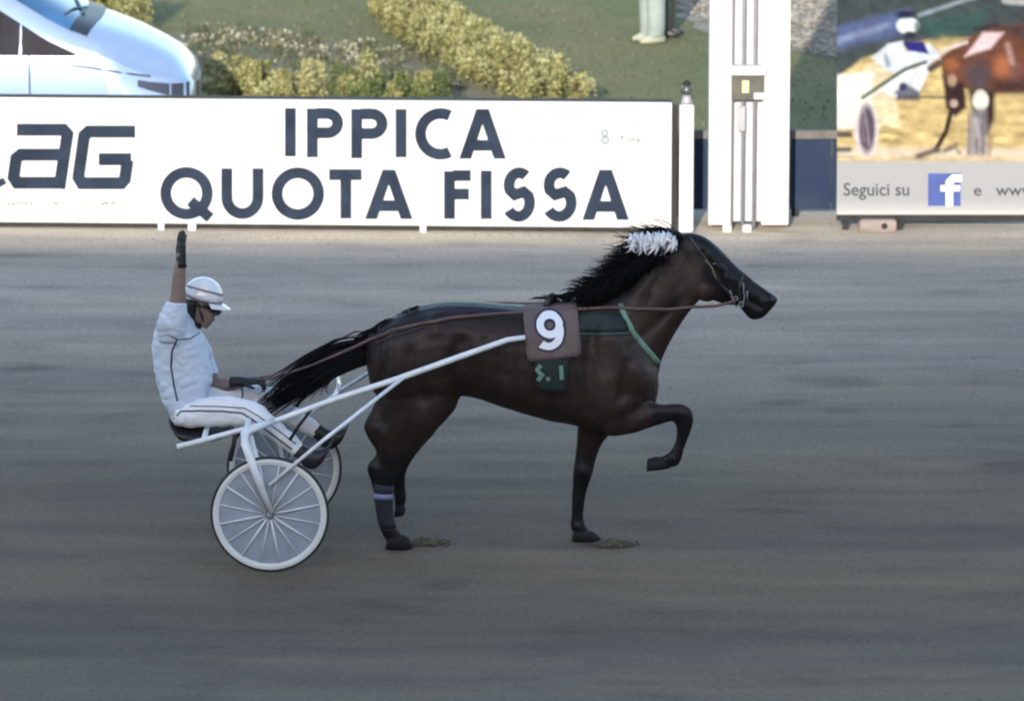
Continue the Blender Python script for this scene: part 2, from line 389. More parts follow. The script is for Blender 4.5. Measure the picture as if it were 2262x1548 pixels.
gp = [G(1440, -60), G(1480, 18), G(1565, 58), G(1700, 92), G(1760, 100), G(1860, 138), G(2200, 150), G(2400, -60)]
sheet('gravel_path', ragged([(p.x, p.y) for p in gp], 0.14, 0.2), -0.006, M_gravel)

# ================================================================== GRANDSTAND (behind the camera; its shade lies across the track)
ROOF_Y = -29.0
ROOF_Z = (9.75 - ROOF_Y) * math.tan(SUN_EL) / math.cos(SUN_AZ) - 0.59
gs = thing('grandstand', 'long concrete grandstand with stepped tiers and flat roof facing the track', 'grandstand', (0, -40, 0))
MB().box((0, (ROOF_Y - 50) / 2, ROOF_Z + 0.30), (90, (ROOF_Y + 50) / 2, 0.29)).build('roof', M_roof, gs)
MB().box((0, -49.6, ROOF_Z / 2), (90, 0.3, ROOF_Z / 2 - 0.01)).build('wall', M_roof, gs)
for k in range(9):
    MB().box((0, -37.6 - k * 1.3, 0.35 + 0.35 * k), (88, 0.64, 0.34 + 0.35 * k)).build('step', M_roof, gs)
for x in (-60, -36, -12, 12, 36, 60):
    MB().box((x, -33.0, ROOF_Z / 2), (0.25, 0.25, ROOF_Z / 2 - 0.01)).build('column', M_roof, gs)

# ================================================================== BANNER BOARD
b0, b1 = G(0, 504), G(1480, 517)
bd = (b1 - b0).normalized(); bn = Vector((bd.y, -bd.x, 0))           # bn faces the track
def bpl(px, py, lift=0.0): return onplane(px, py, b0, bn) + bn * lift
BZ0, BZ1 = bpl(740, 497).z, bpl(740, 222).z
banner = thing('advertising_board', 'long low white board lettered IPPICA QUOTA FISSA along the track edge', 'billboard', b0)
xl = b0 - bd * 2.6; xr = bpl(1483, 400); xr = Vector((xr.x, xr.y, 0))
mb = MB(); c = (xl + xr) / 2; rotb = Matrix.Rotation(math.atan2(bd.y, bd.x), 3, 'Z')
mb.box((c.x, c.y, (BZ0 + BZ1) / 2) - bn * 0.02 if False else Vector((c.x, c.y, (BZ0 + BZ1) / 2)) - bn * 0.02, ((xr - xl).length / 2, 0.02, (BZ1 - BZ0) / 2), rotb)
mb.build('panel', M_banner, banner, bevel=0.004)
MB().box(Vector((c.x, c.y, BZ1 - 0.012)) - bn * 0.075, ((xr - xl).length / 2, 0.03, 0.025), rotb).build('rail', M_dark_steel, banner)  # dark strip standing in for the hedge shade along the board's top edge
MB().box(Vector((c.x, c.y, 0.10)) - bn * 0.10, ((xr - xl).length / 2, 0.015, 0.075), rotb).build('rail', M_dark_steel, banner)  # dark backing that stands in for the shade under the board
MB().box(Vector((c.x, c.y, 0.02)) - bn * 0.07, ((xr - xl).length / 2, 0.02, 0.018), rotb).build('gap_shade_strip', M_dark_steel, banner)  # dark strip added as the shadow in the gap below the board
for px in (-420, -40, 357, 425, 935, 1449):
    p = bpl(px, 510); q = bpl(px, 500)
    mbf = MB(); mbf.box(Vector((p.x, p.y, 0.03)) + bn * 0.0, (0.026 if px != 425 else 0.032, 0.035, 0.034), rotb); mbf.build('foot', M_white_paint, banner, bevel=0.005)
LW = 22
def ink(name, label, strokes, m, width=24.5, lift=0.0015):
    mb = MB()
    for i, s in enumerate(strokes):
        closed = False; w = width
        if isinstance(s, tuple) and s[0] == 'Q':
            mb.add([bpl(x, y, lift + 0.00025 * i) for x, y in s[1]], [(0, 1, 2, 3)]); continue
        if isinstance(s, tuple): s, closed = s
        ribbon(mb, s, w, bpl, closed, lift + 0.00025 * i)
    o = mb.build(name, m, banner, recalc=False); o['label'] = label; return o
def ring(cx, cy, rx, ry): return (arc(cx, cy, rx, ry, 0, 360, 40)[:-1], True)
def lI(x, t, b): return [[(x, t), (x, b)]]
def lP(x, t, b): 
    m_ = t + (b - t) * 0.60; r = (m_ - t - LW) / 2; cy = (t + m_) / 2
    return [[(x + 11, t), (x + 11, b)], [(x + 20, t + 11)] + arc(x + 44, cy, 23, r, 90, -90, 18) + [(x + 20, m_ - 11)]]
def lA(x0, x1, t, b):
    cx = (x0 + x1) / 2; m_ = b - (b - t) * 0.27
    return [('Q', [(x0, b), (x0 + 27, b), (cx + 11, t), (cx - 14, t)]), ('Q', [(x1 - 27, b), (x1, b), (cx + 14, t), (cx - 11, t)]), [(x0 + 27, m_), (x1 - 27, m_)]]
def lS(x0, x1, t, b):
    cx = (x0 + x1) / 2; rx = (x1 - x0) / 2 - 11; hh = (b - t); r1 = hh * 0.235; r2 = hh * 0.265; c1 = t + 10 + r1 * 0.96; c2 = b - 11 - r2 * 0.96
    return [arc(cx + 1, c1, rx * 0.9, r1, 48, 205, 14) + [(cx - rx * 0.35, c1 + r1 * 0.80), (cx + rx * 0.42, c2 - r2 * 0.78)] + arc(cx - 1, c2, rx, r2, 30, -148, 16)]
ink('lettering', 'word IPPICA in navy capitals', lI(641.5, 239, 346) + lP(679, 240, 348) + lP(777, 241, 350) + lI(886, 241, 348) + [arc(973, 296, 44, 45, 62, 298, 26)] + lA(1014, 1118, 241, 351), M_navy)
ink('lettering', 'word QUOTA in navy capitals', [ring(412, 427, 46, 46), [(420, 444), (465, 482)]] + [[(501, 372), (501, 436)] + arc(535.5, 436, 34.5, 36, 180, 360, 18) + [(570, 436), (570, 372)]] + [ring(658, 428, 46, 46), [(727, 386), (799, 386)], [(764, 390), (764, 483)]] + lA(806, 912, 375, 484), M_navy)
ink('lettering', 'word FISSA in navy capitals', [[(993, 378), (993, 484)], [(1000, 388), (1040, 388)], [(1000, 429), (1036, 429)]] + lI(1074, 377, 484) + lS(1110, 1182, 373, 488) + lS(1198, 1274, 373, 488) + lA(1286, 1390, 375, 486), M_navy)
ink('logo', 'slanted angular letters a and G in navy', [[(37, 287), (140, 287), (149, 297), (131, 417)], [(140, 342), (46, 342), (36, 350), (30, 392), (38, 404), (136, 404)],
    [(299, 291), (196, 291), (186, 300), (173, 392), (181, 405), (268, 405), (276, 396), (282, 354)], [(290, 352), (218, 352)], [(-70, 300), (-90, 405), (0, 405)], [(0, 396), (2, 410)]][:-1] + [[(-4, 398), (3, 412)]], M_navy, 27)
mb = MB(); text_mesh('Games', 21, 6, 454, bpl, mb, 0.01, 1.15, 0.0016); text_mesh('en', 20, 118, 454, bpl, mb, 0.01, 1.3, 0.0016); text_mesh('et', 18, 178, 454, bpl, mb, 0.0, 1.1, 0.0016); text_mesh('we', 20, 222, 454, bpl, mb, 0.01, 1.5, 0.0016)
mb.build('small_print', M_grey_ink, banner, recalc=False)['kind'] = 'stuff'
mb = MB()
for (x0, x1, y) in ((1148, 1210, 262), (1222, 1290, 262), (1160, 1188, 306), (1200, 1256, 306), (1328, 1352, 259), (1392, 1422, 268)): ribbon(mb, [(x0, y), (x1, y)], 9, bpl, False, 0.0015)
mb.build('small_print', M_faint_ink, banner, recalc=False)['kind'] = 'stuff'
mb = MB(); ribbon(mb, ring(1336, 295, 6, 6)[0], 5, bpl, True, 0.0015); ribbon(mb, ring(1337, 310, 7, 7)[0], 5, bpl, True, 0.0018)
mb.build('emblem', M_teal_ink, banner, recalc=False)['kind'] = 'stuff'
mb = MB(); text_mesh('Tote', 22, 1367, 316, bpl, mb, 0.012, 1.15, 0.0016); mb.build('small_print', M_grey_ink, banner, recalc=False)

# dark upright standing in for the shadow in the gap between board and bollard
def gx(px, Y): return P(px, 510, Y).x
YB = b1.y
o = MB().box((gx(1490, YB + 0.02), YB + 0.10, 0.53), (0.024, 0.03, 0.52)).build('gap_shadow_upright', M_dark_steel, bevel=0.004)
tag(o, 'thin dark upright standing in for the shadow between white board and white post', 'post')

# white post with its little lens head
wp = thing('marker_post', 'slim white square post topped by a small dark glass lens', 'post', (gx(1515, YB), YB, 0))
wz = P(1515, 230, YB).z
MB().box((gx(1515, YB), YB, wz / 2 + 0.01), (0.056, 0.05, wz / 2 - 0.012)).build('shaft', M_white_paint, wp, bevel=0.008)
cx = gx(1515, YB)
MB().tube([(cx, YB, wz), (cx, YB, wz + 0.02), (cx, YB, wz + 0.05), (cx, YB, wz + 0.075)], [0.045, 0.047, 0.036, 0.03], 14).build('collar', M_grey_steel, wp, True)
MB().ball((cx, YB - 0.005, wz + 0.115), (0.048, 0.046, 0.05), 14, 10).build('lens', M_lens, wp, True)
MB().tube([(cx, YB, wz + 0.155), (cx, YB, wz + 0.17), (cx, YB, wz + 0.195)], [0.034, 0.036, 0.012], 12).build('cap', M_dark_steel, wp, True)

# finish pillar
YP = YB + 0.10
pil = thing('finish_pillar', 'tall wide white pillar with grey conduits and a small sensor box', 'pillar', (gx(1652, YP), YP, 0))
pz0 = P(1652, 497, YP).z; PT = 4.6
def pbox(name, x0, x1, y0, y1, z0, z1, m, bev=0.004, parent=None):
    xa, xb = gx(x0, YP), gx(x1, YP)
    return MB().box(((xa + xb) / 2, (y0 + y1) / 2, (z0 + z1) / 2), (abs(xb - xa) / 2, (y1 - y0) / 2, (z1 - z0) / 2)).build(name, m, parent or pil, bevel=bev)
pbox('backing', 1600, 1702, YP + 0.10, YP + 0.25, pz0 + 0.01, PT - 0.01, mat('grey_white_paint', (0.36, 0.375, 0.42), 0.5, var=0.05))
pbox('board', 1565, 1613, YP, YP + 0.28, pz0, PT, M_white_paint)
pbox('board', 1682, 1741, YP, YP + 0.28, pz0, PT, M_white_paint)
for px, r, m_ in ((1615, 0.011, M_conduit), (1640, 0.015, M_conduit), (1665, 0.015, M_conduit)):
    x = gx(px, YP); MB().tube([(x, YP + 0.034, 0.03), (x, YP + 0.034, PT - 0.02)], r, 10).build('conduit', m_, pil, True)
for px in (1606, 1650):
    x = gx(px, YP); MB().box((x, YP + 0.02, pz0 / 2 - 0.02), (0.035, 0.04, pz0 / 2 + 0.02)).build('foot', M_white_paint, pil, bevel=0.005)
z = lambda py: P(1652, py, YP - 0.05).z
pbox('sensor_hood', 1612, 1688, YP - 0.09, YP + 0.02, z(165), z(146), M_white_paint)
pbox('sensor_box', 1614, 1684, YP - 0.05, YP + 0.03, z(222), z(167), M_sensor)
pbox('sensor_lamp', 1636, 1651, YP - 0.066, YP - 0.052, z(205), z(178), M_yellow_part, 0.002)
pbox('bracket', 1662, 1688, YP - 0.075, YP - 0.052, z(219), z(205), M_white_paint, 0.003)
pbox('cable_box', 1628, 1644, YP - 0.012, YP + 0.012, z(292), z(238), M_grey_steel, 0.003)

# blue boards behind pillar
bb = thing('blue_fence', 'dark blue boards under a pale capping rail behind the white pillar', 'fence', (gx(1670, YP + 0.6), YP + 0.6, 0))
YQ = YP + 0.62; qz1 = P(1790, 306, YQ).z; qz0 = P(1790, 462, YQ).z
for i, (xa, xb) in enumerate(((1478, 1562), (1563, 1650), (1651, 1742), (1743, 1835), (1836, 1935), (1936, 2060), (2061, 2190))):
    x0, x1 = gx(xa, YQ), gx(xb, YQ)
    MB().box(((x0 + x1) / 2, YQ, (qz0 + qz1) / 2), ((x1 - x0) / 2 - 0.003, 0.014, (qz1 - qz0) / 2)).build('board', M_blue_board, bb, bevel=0.003)
MB().box((gx(1834, YQ), YQ, qz1 + 0.035), (1.36, 0.03, 0.034)).build('rail', mat('grey_capping', (0.10, 0.098, 0.095), 0.8, var=0.25), bb, bevel=0.005)
for px in (1500, 1756, 2100): MB().box((gx(px, YQ), YQ + 0.045, qz1 / 2), (0.03, 0.03, qz1 / 2)).build('post', M_dark_steel, bb)

# ================================================================== POSTER
YO = YB + 0.12
pp0 = Vector((0, YO, 0)); pn = Vector((0, -1, 0))
def ppl(px, py, lift=0.0): return P(px, py, YO) + pn * lift
poster = thing('race_poster', 'large photo poster of a brown trotter and sulky above a grey strip', 'poster', (ppl(2100, 475).x, YO, 0))
pxl, pxr, pyt, pyb = 1848, 2640, -160, 475
A_, B_ = ppl(pxl, pyb), ppl(pxr, pyt)
MB().box(((A_.x + B_.x) / 2, YO + 0.02, (A_.z + B_.z) / 2), ((B_.x - A_.x) / 2, 0.018, (B_.z - A_.z) / 2)).build('panel', M_grey_steel, poster, bevel=0.003)
MB().box(((A_.x + B_.x) / 2, YO + 0.012, A_.z - 0.024), ((B_.x - A_.x) / 2, 0.028, 0.022)).build('rail', M_dark_steel, poster, bevel=0.003)
for px in (1868, 1988, 2500):
    x = gx(px, YO); MB().box((x, YO + 0.07, A_.z / 2 + 0.0), (0.024, 0.03, A_.z / 2 + (1.2 if px != 1988 else 0.0))).build('post', M_dark_steel, poster, bevel=0.004)
# printed picture (colour print on a fine grid)
nx, ny = 300, 250
gxp = np.linspace(pxl + 1, pxr - 1, nx); gyp = np.linspace(pyt + 1, pyb - 1, ny)
GX, GY = np.meshgrid(gxp, gyp)
rs = np.random.RandomState(3)
def smooth_noise(cx, cy, seed, stx=1.0):
    r_ = np.random.RandomState(seed); g = r_.rand(int(ny / cy) + 3, int(nx / cx) + 3)
    yy = np.arange(ny) / cy; xx = np.arange(nx) / cx; y0 = yy.astype(int); x0 = xx.astype(int); fy = (yy - y0)[:, None]; fx = (xx - x0)[None, :]
    fy = fy * fy * (3 - 2 * fy); fx = fx * fx * (3 - 2 * fx)
    return (g[y0][:, x0] * (1 - fx) + g[y0][:, x0 + 1] * fx) * (1 - fy) + (g[y0 + 1][:, x0] * (1 - fx) + g[y0 + 1][:, x0 + 1] * fx) * fy
img = np.zeros((ny, nx, 3))
N1, N2, N3 = smooth_noise(14, 5, 1), smooth_noise(6, 4, 2), smooth_noise(30, 3, 4)
img[:] = np.array([0.62, 0.50, 0.26])[None, None] * (0.72 + 0.5 * N1[..., None])
def put(mask, col, a=1.0): 
    global img
    mm = (mask * a)[..., None]; img = img * (1 - mm) + np.array(col) * mm
def soft(d, w=3.0): return np.clip(0.5 - d / (2 * w), 0, 1)
def poly(pts, w=3.5):
    w = w * 1.5; P_ = np.array(pts, float); inside = np.zeros_like(GX, bool); dist = np.full_like(GX, 1e9); n = len(P_)
    for i in range(n):
        (x1, y1), (x2, y2) = P_[i], P_[(i + 1) % n]
        c_ = ((y1 > GY) != (y2 > GY)) & (GX < (x2 - x1) * (GY - y1) / (y2 - y1 + 1e-9) + x1); inside ^= c_
        L2 = (x2 - x1) ** 2 + (y2 - y1) ** 2; t_ = np.clip(((GX - x1) * (x2 - x1) + (GY - y1) * (y2 - y1)) / max(L2, 1e-9), 0, 1)
        dist = np.minimum(dist, np.hypot(GX - x1 - t_ * (x2 - x1), GY - y1 - t_ * (y2 - y1)))
    return soft(np.where(inside, -dist, dist), w)
def stroke(pts, wd, w=2.0):
    dist = np.full_like(GX, 1e9)
    for (x1, y1), (x2, y2) in zip(pts[:-1], pts[1:]):
        L2 = (x2 - x1) ** 2 + (y2 - y1) ** 2; t_ = np.clip(((GX - x1) * (x2 - x1) + (GY - y1) * (y2 - y1)) / max(L2, 1e-9), 0, 1)
        dist = np.minimum(dist, np.hypot(GX - x1 - t_ * (x2 - x1), GY - y1 - t_ * (y2 - y1)))
    return soft(dist - wd / 2, w)
def ell(cx, cy, rx, ry, w=2.5): return soft((np.hypot((GX - cx) / rx, (GY - cy) / ry) - 1) * min(rx, ry), w)
put(poly([(1840, 190), (1960, 120), (1990, 280), (1850, 290)]), (0.78, 0.72, 0.55), 0.75)
put(poly([(1840, 170), (1920, 165), (1890, 275), (1840, 280)]), (0.84, 0.84, 0.78), 0.9)
put(poly([(1840, -200), (2700, -200), (2700, 60), (2300, 95), (2080, 80), (1905, 130), (1840, 180)]), (0.07, 0.09, 0.10))
put(poly([(1840, 60), (2010, 20), (2010, 75), (1850, 110)], 6), (0.12, 0.16, 0.33), 0.9)
put(poly([(1840, 85), (1960, 50), (1965, 62), (1850, 100)], 4), (0.25, 0.31, 0.48), 0.8)
put(stroke([(2030, 35), (2150, -5), (2290, -40)], 9, 4), (0.34, 0.42, 0.50), 0.8)
put(stroke([(2220, 2), (2280, 8)], 14, 4), (0.6, 0.62, 0.66), 0.7)
put(poly([(2020, 45), (2180, 25), (2170, 70), (2060, 90)], 8), (0.05, 0.12, 0.11), 0.8)
img *= (0.85 + 0.3 * N2[..., None])
for yy_, a_ in ((268, .6), (300, .8), (330, .55), (345, .7)): put(stroke([(1852, yy_), (1880, yy_)], 8, 3), (0.05, 0.05, 0.06), a_)
put(stroke([(1944, 292), (1990, 296)], 6, 3), (0.30, 0.24, 0.12), .7); put(stroke([(1944, 312), (1985, 312)], 5, 3), (0.30, 0.24, 0.12), .7)
put(poly([(1850, 325), (2300, 330), (2700, 320), (2700, 352), (1850, 348)], 5), (0.72, 0.64, 0.54), .9)
put(stroke([(2030, 345), (2110, 325), (2120, 338)], 9, 4), (0.30, 0.26, 0.22), .8)
# driver of the printed picture
put(poly([(1846, 165), (1930, 160), (1925, 230), (1900, 282), (1846, 282)], 3), (0.86, 0.86, 0.80), .9)
put(poly([(1925, 128), (1962, 97), (1995, 90), (2000, 115), (2053, 96), (2078, 122), (2058, 136), (2022, 142), (1975, 165), (1950, 150), (1940, 140)], 2), (0.66, 0.73, 0.84))
put(poly([(1972, 170), (2057, 132), (2052, 160), (2030, 205), (1992, 212), (1944, 200)], 2), (0.74, 0.80, 0.86))
put(poly([(1996, 95), (2040, 92), (2052, 120), (2004, 112)], 2), (0.035, 0.035, 0.24)); put(stroke([(1957, 125), (1962, 145)], 9, 4), (0.18, 0.24, 0.32), .7); put(stroke([(2030, 150), (2010, 185)], 5, 4), (0.45, 0.52, 0.62), .6)
put(ell(2005, 57, 25, 19, 3), (0.70, 0.80, 0.80)); put(ell(2000, 33, 20, 9, 4), (0.02, 0.02, 0.07), .9); put(ell(2009, 78, 13, 8, 3), (0.04, 0.04, 0.06)); put(ell(2026, 62, 6, 14, 4), (0.06, 0.09, 0.12), .8)
put(stroke([(1906, 216), (1950, 186), (2000, 153), (2045, 138)], 8, 3), (0.05, 0.09, 0.08), .95); put(stroke([(1925, 214), (1990, 176), (2075, 128), (2120, 108)], 5, 3), (0.72, 0.74, 0.76), .9)
put(poly([(1974, 205), (2000, 184), (2032, 204), (2030, 222), (1982, 222)], 3), (0.05, 0.06, 0.12), .85); put(ell(1994, 192, 8, 9, 3), (0.03, 0.03, 0.12), .9); put(stroke([(1960, 208), (1978, 212)], 8, 3), (0.66, 0.70, 0.76), .9); put(stroke([(2030, 215), (2090, 216)], 4, 3), (0.05, 0.05, 0.05), .9)
put(ell(1914, 287, 27, 58, 4), (0.70, 0.66, 0.70)); put(ell(1915, 285, 18, 52, 4), (0.13, 0.10, 0.15)); put(stroke([(1909, 245), (1916, 285), (1920, 320)], 4, 4), (0.45, 0.40, 0.44), .7); put(stroke([(1904, 262), (1908, 312)], 4, 4), (0.30, 0.26, 0.30), .7)
for y_ in (295, 331): put(stroke([(1850, y_), (1876, y_)], 10, 4), (0.06, 0.06, 0.07), .85)
put(stroke([(1950, 283), (1985, 290)], 8, 4), (0.36, 0.30, 0.14), .7); put(stroke([(1950, 312), (1990, 312)], 6, 4), (0.40, 0.32, 0.18), .7)
# brown trotter of the printed picture
HB, HD = (0.17, 0.075, 0.050), (0.050, 0.030, 0.030)
put(poly([(2077, 126), (2110, 102), (2150, 78), (2200, 60), (2300, 50), (2420, 80), (2460, 50), (2500, -20), (2560, -50), (2600, 0), (2600, 30), (2560, 34), (2530, 100), (2500, 175), (2440, 212), (2330, 190), (2260, 205), (2200, 206), (2120, 195), (2082, 168)], 3), HB)
put(poly([(2205, 60), (2300, 45), (2420, 70), (2400, 100), (2260, 95)], 8), (0.075, 0.055, 0.06), .85)
put(ell(2215, 148, 20, 24, 10), (0.42, 0.17, 0.09), .85); put(ell(2102, 143, 14, 12, 7), (0.36, 0.15, 0.06), .8); put(ell(2160, 168, 26, 34, 12), (0.095, 0.080, 0.10), .9); put(ell(2245, 165, 14, 30, 8), (0.22, 0.11, 0.10), .8); put(poly([(2190, 180), (2330, 170), (2330, 205), (2200, 208)], 8), (0.06, 0.035, 0.035), .8)
put(poly([(2131, 126), (2172, 72), (2218, 72), (2188, 108), (2160, 116)], 3), (0.80, 0.66, 0.72), .95); put(stroke([(2226, 100), (2236, 140)], 12, 5), (0.50, 0.34, 0.34), .7); put(stroke([(2155, 66), (2200, 56)], 9, 4), (0.05, 0.02, 0.05), .8)
put(stroke([(2075, 116), (2105, 104), (2135, 94)], 8, 3), (0.68, 0.64, 0.66), .9); put(stroke([(2056, 152), (2074, 140)], 16, 4), (0.05, 0.04, 0.06), .9)
put(poly([(2082, 166), (2130, 185), (2134, 238), (2110, 258), (2090, 240)], 3), HD); put(ell(2103, 178, 10, 13, 4), (0.52, 0.36, 0.26), .8); put(ell(2107, 229, 9, 9, 3), (0.55, 0.42, 0.38), .9)
put(stroke([(2100, 250), (2090, 290), (2068, 330)], 11, 3), HD); put(stroke([(2070, 330), (2028, 345)], 11, 4), (0.16, 0.12, 0.10), .9); put(stroke([(2090, 332), (2112, 320)], 9, 4), (0.22, 0.16, 0.11), .8)
put(poly([(2140, 196), (2198, 200), (2196, 262), (2182, 300), (2172, 300), (2150, 262)], 4), HD); put(ell(2166, 222, 18, 23, 3), (0.72, 0.74, 0.70)); put(poly([(2142, 246), (2178, 240), (2184, 344), (2136, 344)], 5), (0.30, 0.29, 0.33), .85)
for x_ in (2141, 2158, 2172): put(stroke([(x_, 255), (x_ - 1, 338)], 4, 3), (0.14, 0.12, 0.16), .7)
put(stroke([(2156, 262), (2160, 300)], 7, 4), (0.52, 0.52, 0.58), .7); put(stroke([(2189, 300), (2186, 340)], 8, 4), (0.34, 0.28, 0.18), .8)
put(stroke([(2400, 200), (2420, 280), (2400, 345)], 16, 4), HD); put(stroke([(2470, 190), (2520, 250), (2490, 310)], 16, 4), HD)
img = img * (0.88 + 0.24 * smooth_noise(5, 4, 17)[..., None]) * (0.95 + 0.10 * rs.rand(ny, nx)[..., None])
# grey strip
put(soft(356 - GY, 5), (0.50, 0.51, 0.54)); put(soft(448 - GY, 8), (0.62, 0.64, 0.66), .6); put(soft(464 - GY, 4), (0.74, 0.74, 0.74), .8)
mbp = MB(); mbp.v = [tuple(ppl(x, y, 0.0015)) for x, y in zip(GX.ravel(), GY.ravel())]
mbp.f = [(j * nx + i, (j + 1) * nx + i, (j + 1) * nx + i + 1, j * nx + i + 1) for j in range(ny - 1) for i in range(nx - 1)]; mbp.mi = [0] * len(mbp.f)
me = mbp.mesh('print'); tint(me, img.reshape(-1, 3) ** 1.1 * 0.46); link('printed_picture', me, attr_mat('poster_print', rough=0.8, spec=0.06), poster)
M_fb = mat('blue_badge', (0.017, 0.042, 0.19), 0.45, var=0.2, vscale=5); M_poster_ink = mat('strip_ink', (0.045, 0.05, 0.058), 0.7, spec=0.1)
mb = MB(); mb.add([ppl(2050, 383, .003), ppl(2122, 383, .003), ppl(2122, 455, .003), ppl(2050, 455, .003)], [(0, 3, 2, 1)]); bo = mb.build('badge', M_fb, poster, recalc=False)
mb = MB(); ribbon(mb, [(2124, 394), (2106, 394), (2097, 403), (2097, 455)], 15, ppl, False, 0.0042); ribbon(mb, [(2078, 416), (2120, 416)], 12, ppl, False, 0.0046)
link('letter', mb.mesh('letter'), M_num, bo)
mb = MB(); text_mesh('Seguici su', 40, 1862, 432, ppl, mb, 0.012, 0.95, 0.003); text_mesh('e', 36, 2150, 432, ppl, mb, 0.01, 1.1, 0.003); text_mesh('www.', 36, 2200, 432, ppl, mb, 0.012, 1.1, 0.003)
mb.build('lettering', M_poster_ink, poster, recalc=False)['kind'] = 'stuff'

cb = thing('concrete_foot', 'small pale pinkish concrete block with a dark hole below the poster', 'block', (gx(1942, YO), YO - 0.02, 0))
MB().box((gx(1938, YO), YO - 0.03, 0.055), (0.15, 0.06, 0.052)).build('block', M_concrete, cb, bevel=0.012)
MB().tube([(gx(1952, YO), YO - 0.088, 0.06), (gx(1952, YO), YO - 0.096, 0.06)], 0.026, 14, up=(0, 0, 1)).build('hole', M_dark_steel, cb)

# ================================================================== VAN
van = thing('parked_van', 'white people carrier parked nose right behind the long white board', 'van', (-3.6, 13.9, 0))
VN = Vector((P(432, 300, 13.85).x, 13.88, 0)); VR = Matrix.Rotation(math.radians(-3.0), 3, 'Z')
def vl(u, v, z): return VN + VR @ Vector((u, v, 0)) + Vector((0, 0, z))
#        u     halfw  z_low z_edge z_top
vst = [(0.02, 0.30, 0.36, 0.66, 0.70), (-0.04, 0.52, 0.28, 0.74, 0.80), (-0.14, 0.68, 0.24, 0.77, 0.90), (-0.30, 0.80, 0.22, 0.80, 0.99), (-0.52, 0.87, 0.22, 0.90, 1.09), (-0.75, 0.89, 0.22, 1.02, 1.17),
       (-0.95, 0.90, 0.22, 1.09, 1.24), (-1.2, 0.90, 0.22, 1.20, 1.38), (-1.5, 0.90, 0.22, 1.38, 1.54), (-1.78, 0.90, 0.22, 1.54, 1.64), (-2.2, 0.90, 0.22, 1.60, 1.69), (-3.2, 0.90, 0.22, 1.60, 1.69), (-4.0, 0.89, 0.24, 1.52, 1.62), (-4.25, 0.86, 0.26, 1.32, 1.42), (-4.38, 0.82, 0.30, 0.95, 1.0), (-4.42, 0.74, 0.36, 0.6, 0.65)]
def vrow(u):
    for a, b in zip(vst[:-1], vst[1:]):
        if b[0] <= u <= a[0]:
            t = (u - a[0]) / (b[0] - a[0]); return [a[i] + (b[i] - a[i]) * t for i in range(5)]
    return list(vst[0] if u > vst[0][0] else vst[-1])
def vside(u, s, z, off=0.0):                      # side surface: upright to the belt, then leaning in
    _, w, zl, ze, zt = vrow(u); belt = min(ze, 0.98)
    vv = w if z <= belt else w - 0.20 * (z - belt) / 0.62
    return vl(u, s * (vv + off), z)
def vtop(u, k, off=0.0):                          # top surface across the width, k in -1..1
    _, w, zl, ze, zt = vrow(u); belt = min(ze, 0.98); we = w - 0.20 * max(0, ze - belt) / 0.62
    return vl(u, k * we, ze + (zt - ze) * (1 - abs(k) ** 3.6) + off)
us = [0.02, -0.01, -0.04, -0.09, -0.14, -0.22, -0.30, -0.4, -0.52, -0.64, -0.75, -0.85, -0.95, -1.08, -1.2, -1.35, -1.5, -1.64, -1.78, -2.0, -2.2, -2.7, -3.2, -3.6, -4.0, -4.14, -4.25, -4.32, -4.38, -4.42]
rings = []
for u in us:
    _, w, zl, ze, zt = vrow(u); r_ = []
    zs = [zl, zl + (min(ze, .98) - zl) * .5, min(ze, .98)] + [min(ze, .98) + (ze - min(ze, .98)) * q for q in (0.33, 0.66)]
    for zz in zs: r_.append(vside(u, -1, zz))
    for k in np.linspace(-1, 1, 13): r_.append(vtop(u, float(k)))
    for zz in reversed(zs): r_.append(vside(u, 1, zz))
    rings.append(r_)
MB().rings(rings).build('body', M_van, van, True)
def vgrid(name, m, fn, nu, nv, parent=van):
    mb = MB()
    for i in range(nu + 1):
        for j in range(nv + 1): mb.v.append(tuple(fn(i / nu, j / nv)))
    mb.f = [(i * (nv + 1) + j, (i + 1) * (nv + 1) + j, (i + 1) * (nv + 1) + j + 1, i * (nv + 1) + j + 1) for i in range(nu) for j in range(nv)]; mb.mi = [0] * len(mb.f)
    return mb.build(name, m, parent, True)
vgrid('windscreen', M_glass, lambda a, b: vtop(-0.97 - 0.72 * a, (-0.86 + 1.72 * b), 0.006), 10, 14)
vgrid('cowl', M_van_black, lambda a, b: vtop(-0.80 - 0.15 * a - 0.05 * abs(2 * b - 1) ** 2 * (1), (-0.84 + 1.68 * b), 0.008), 3, 14)
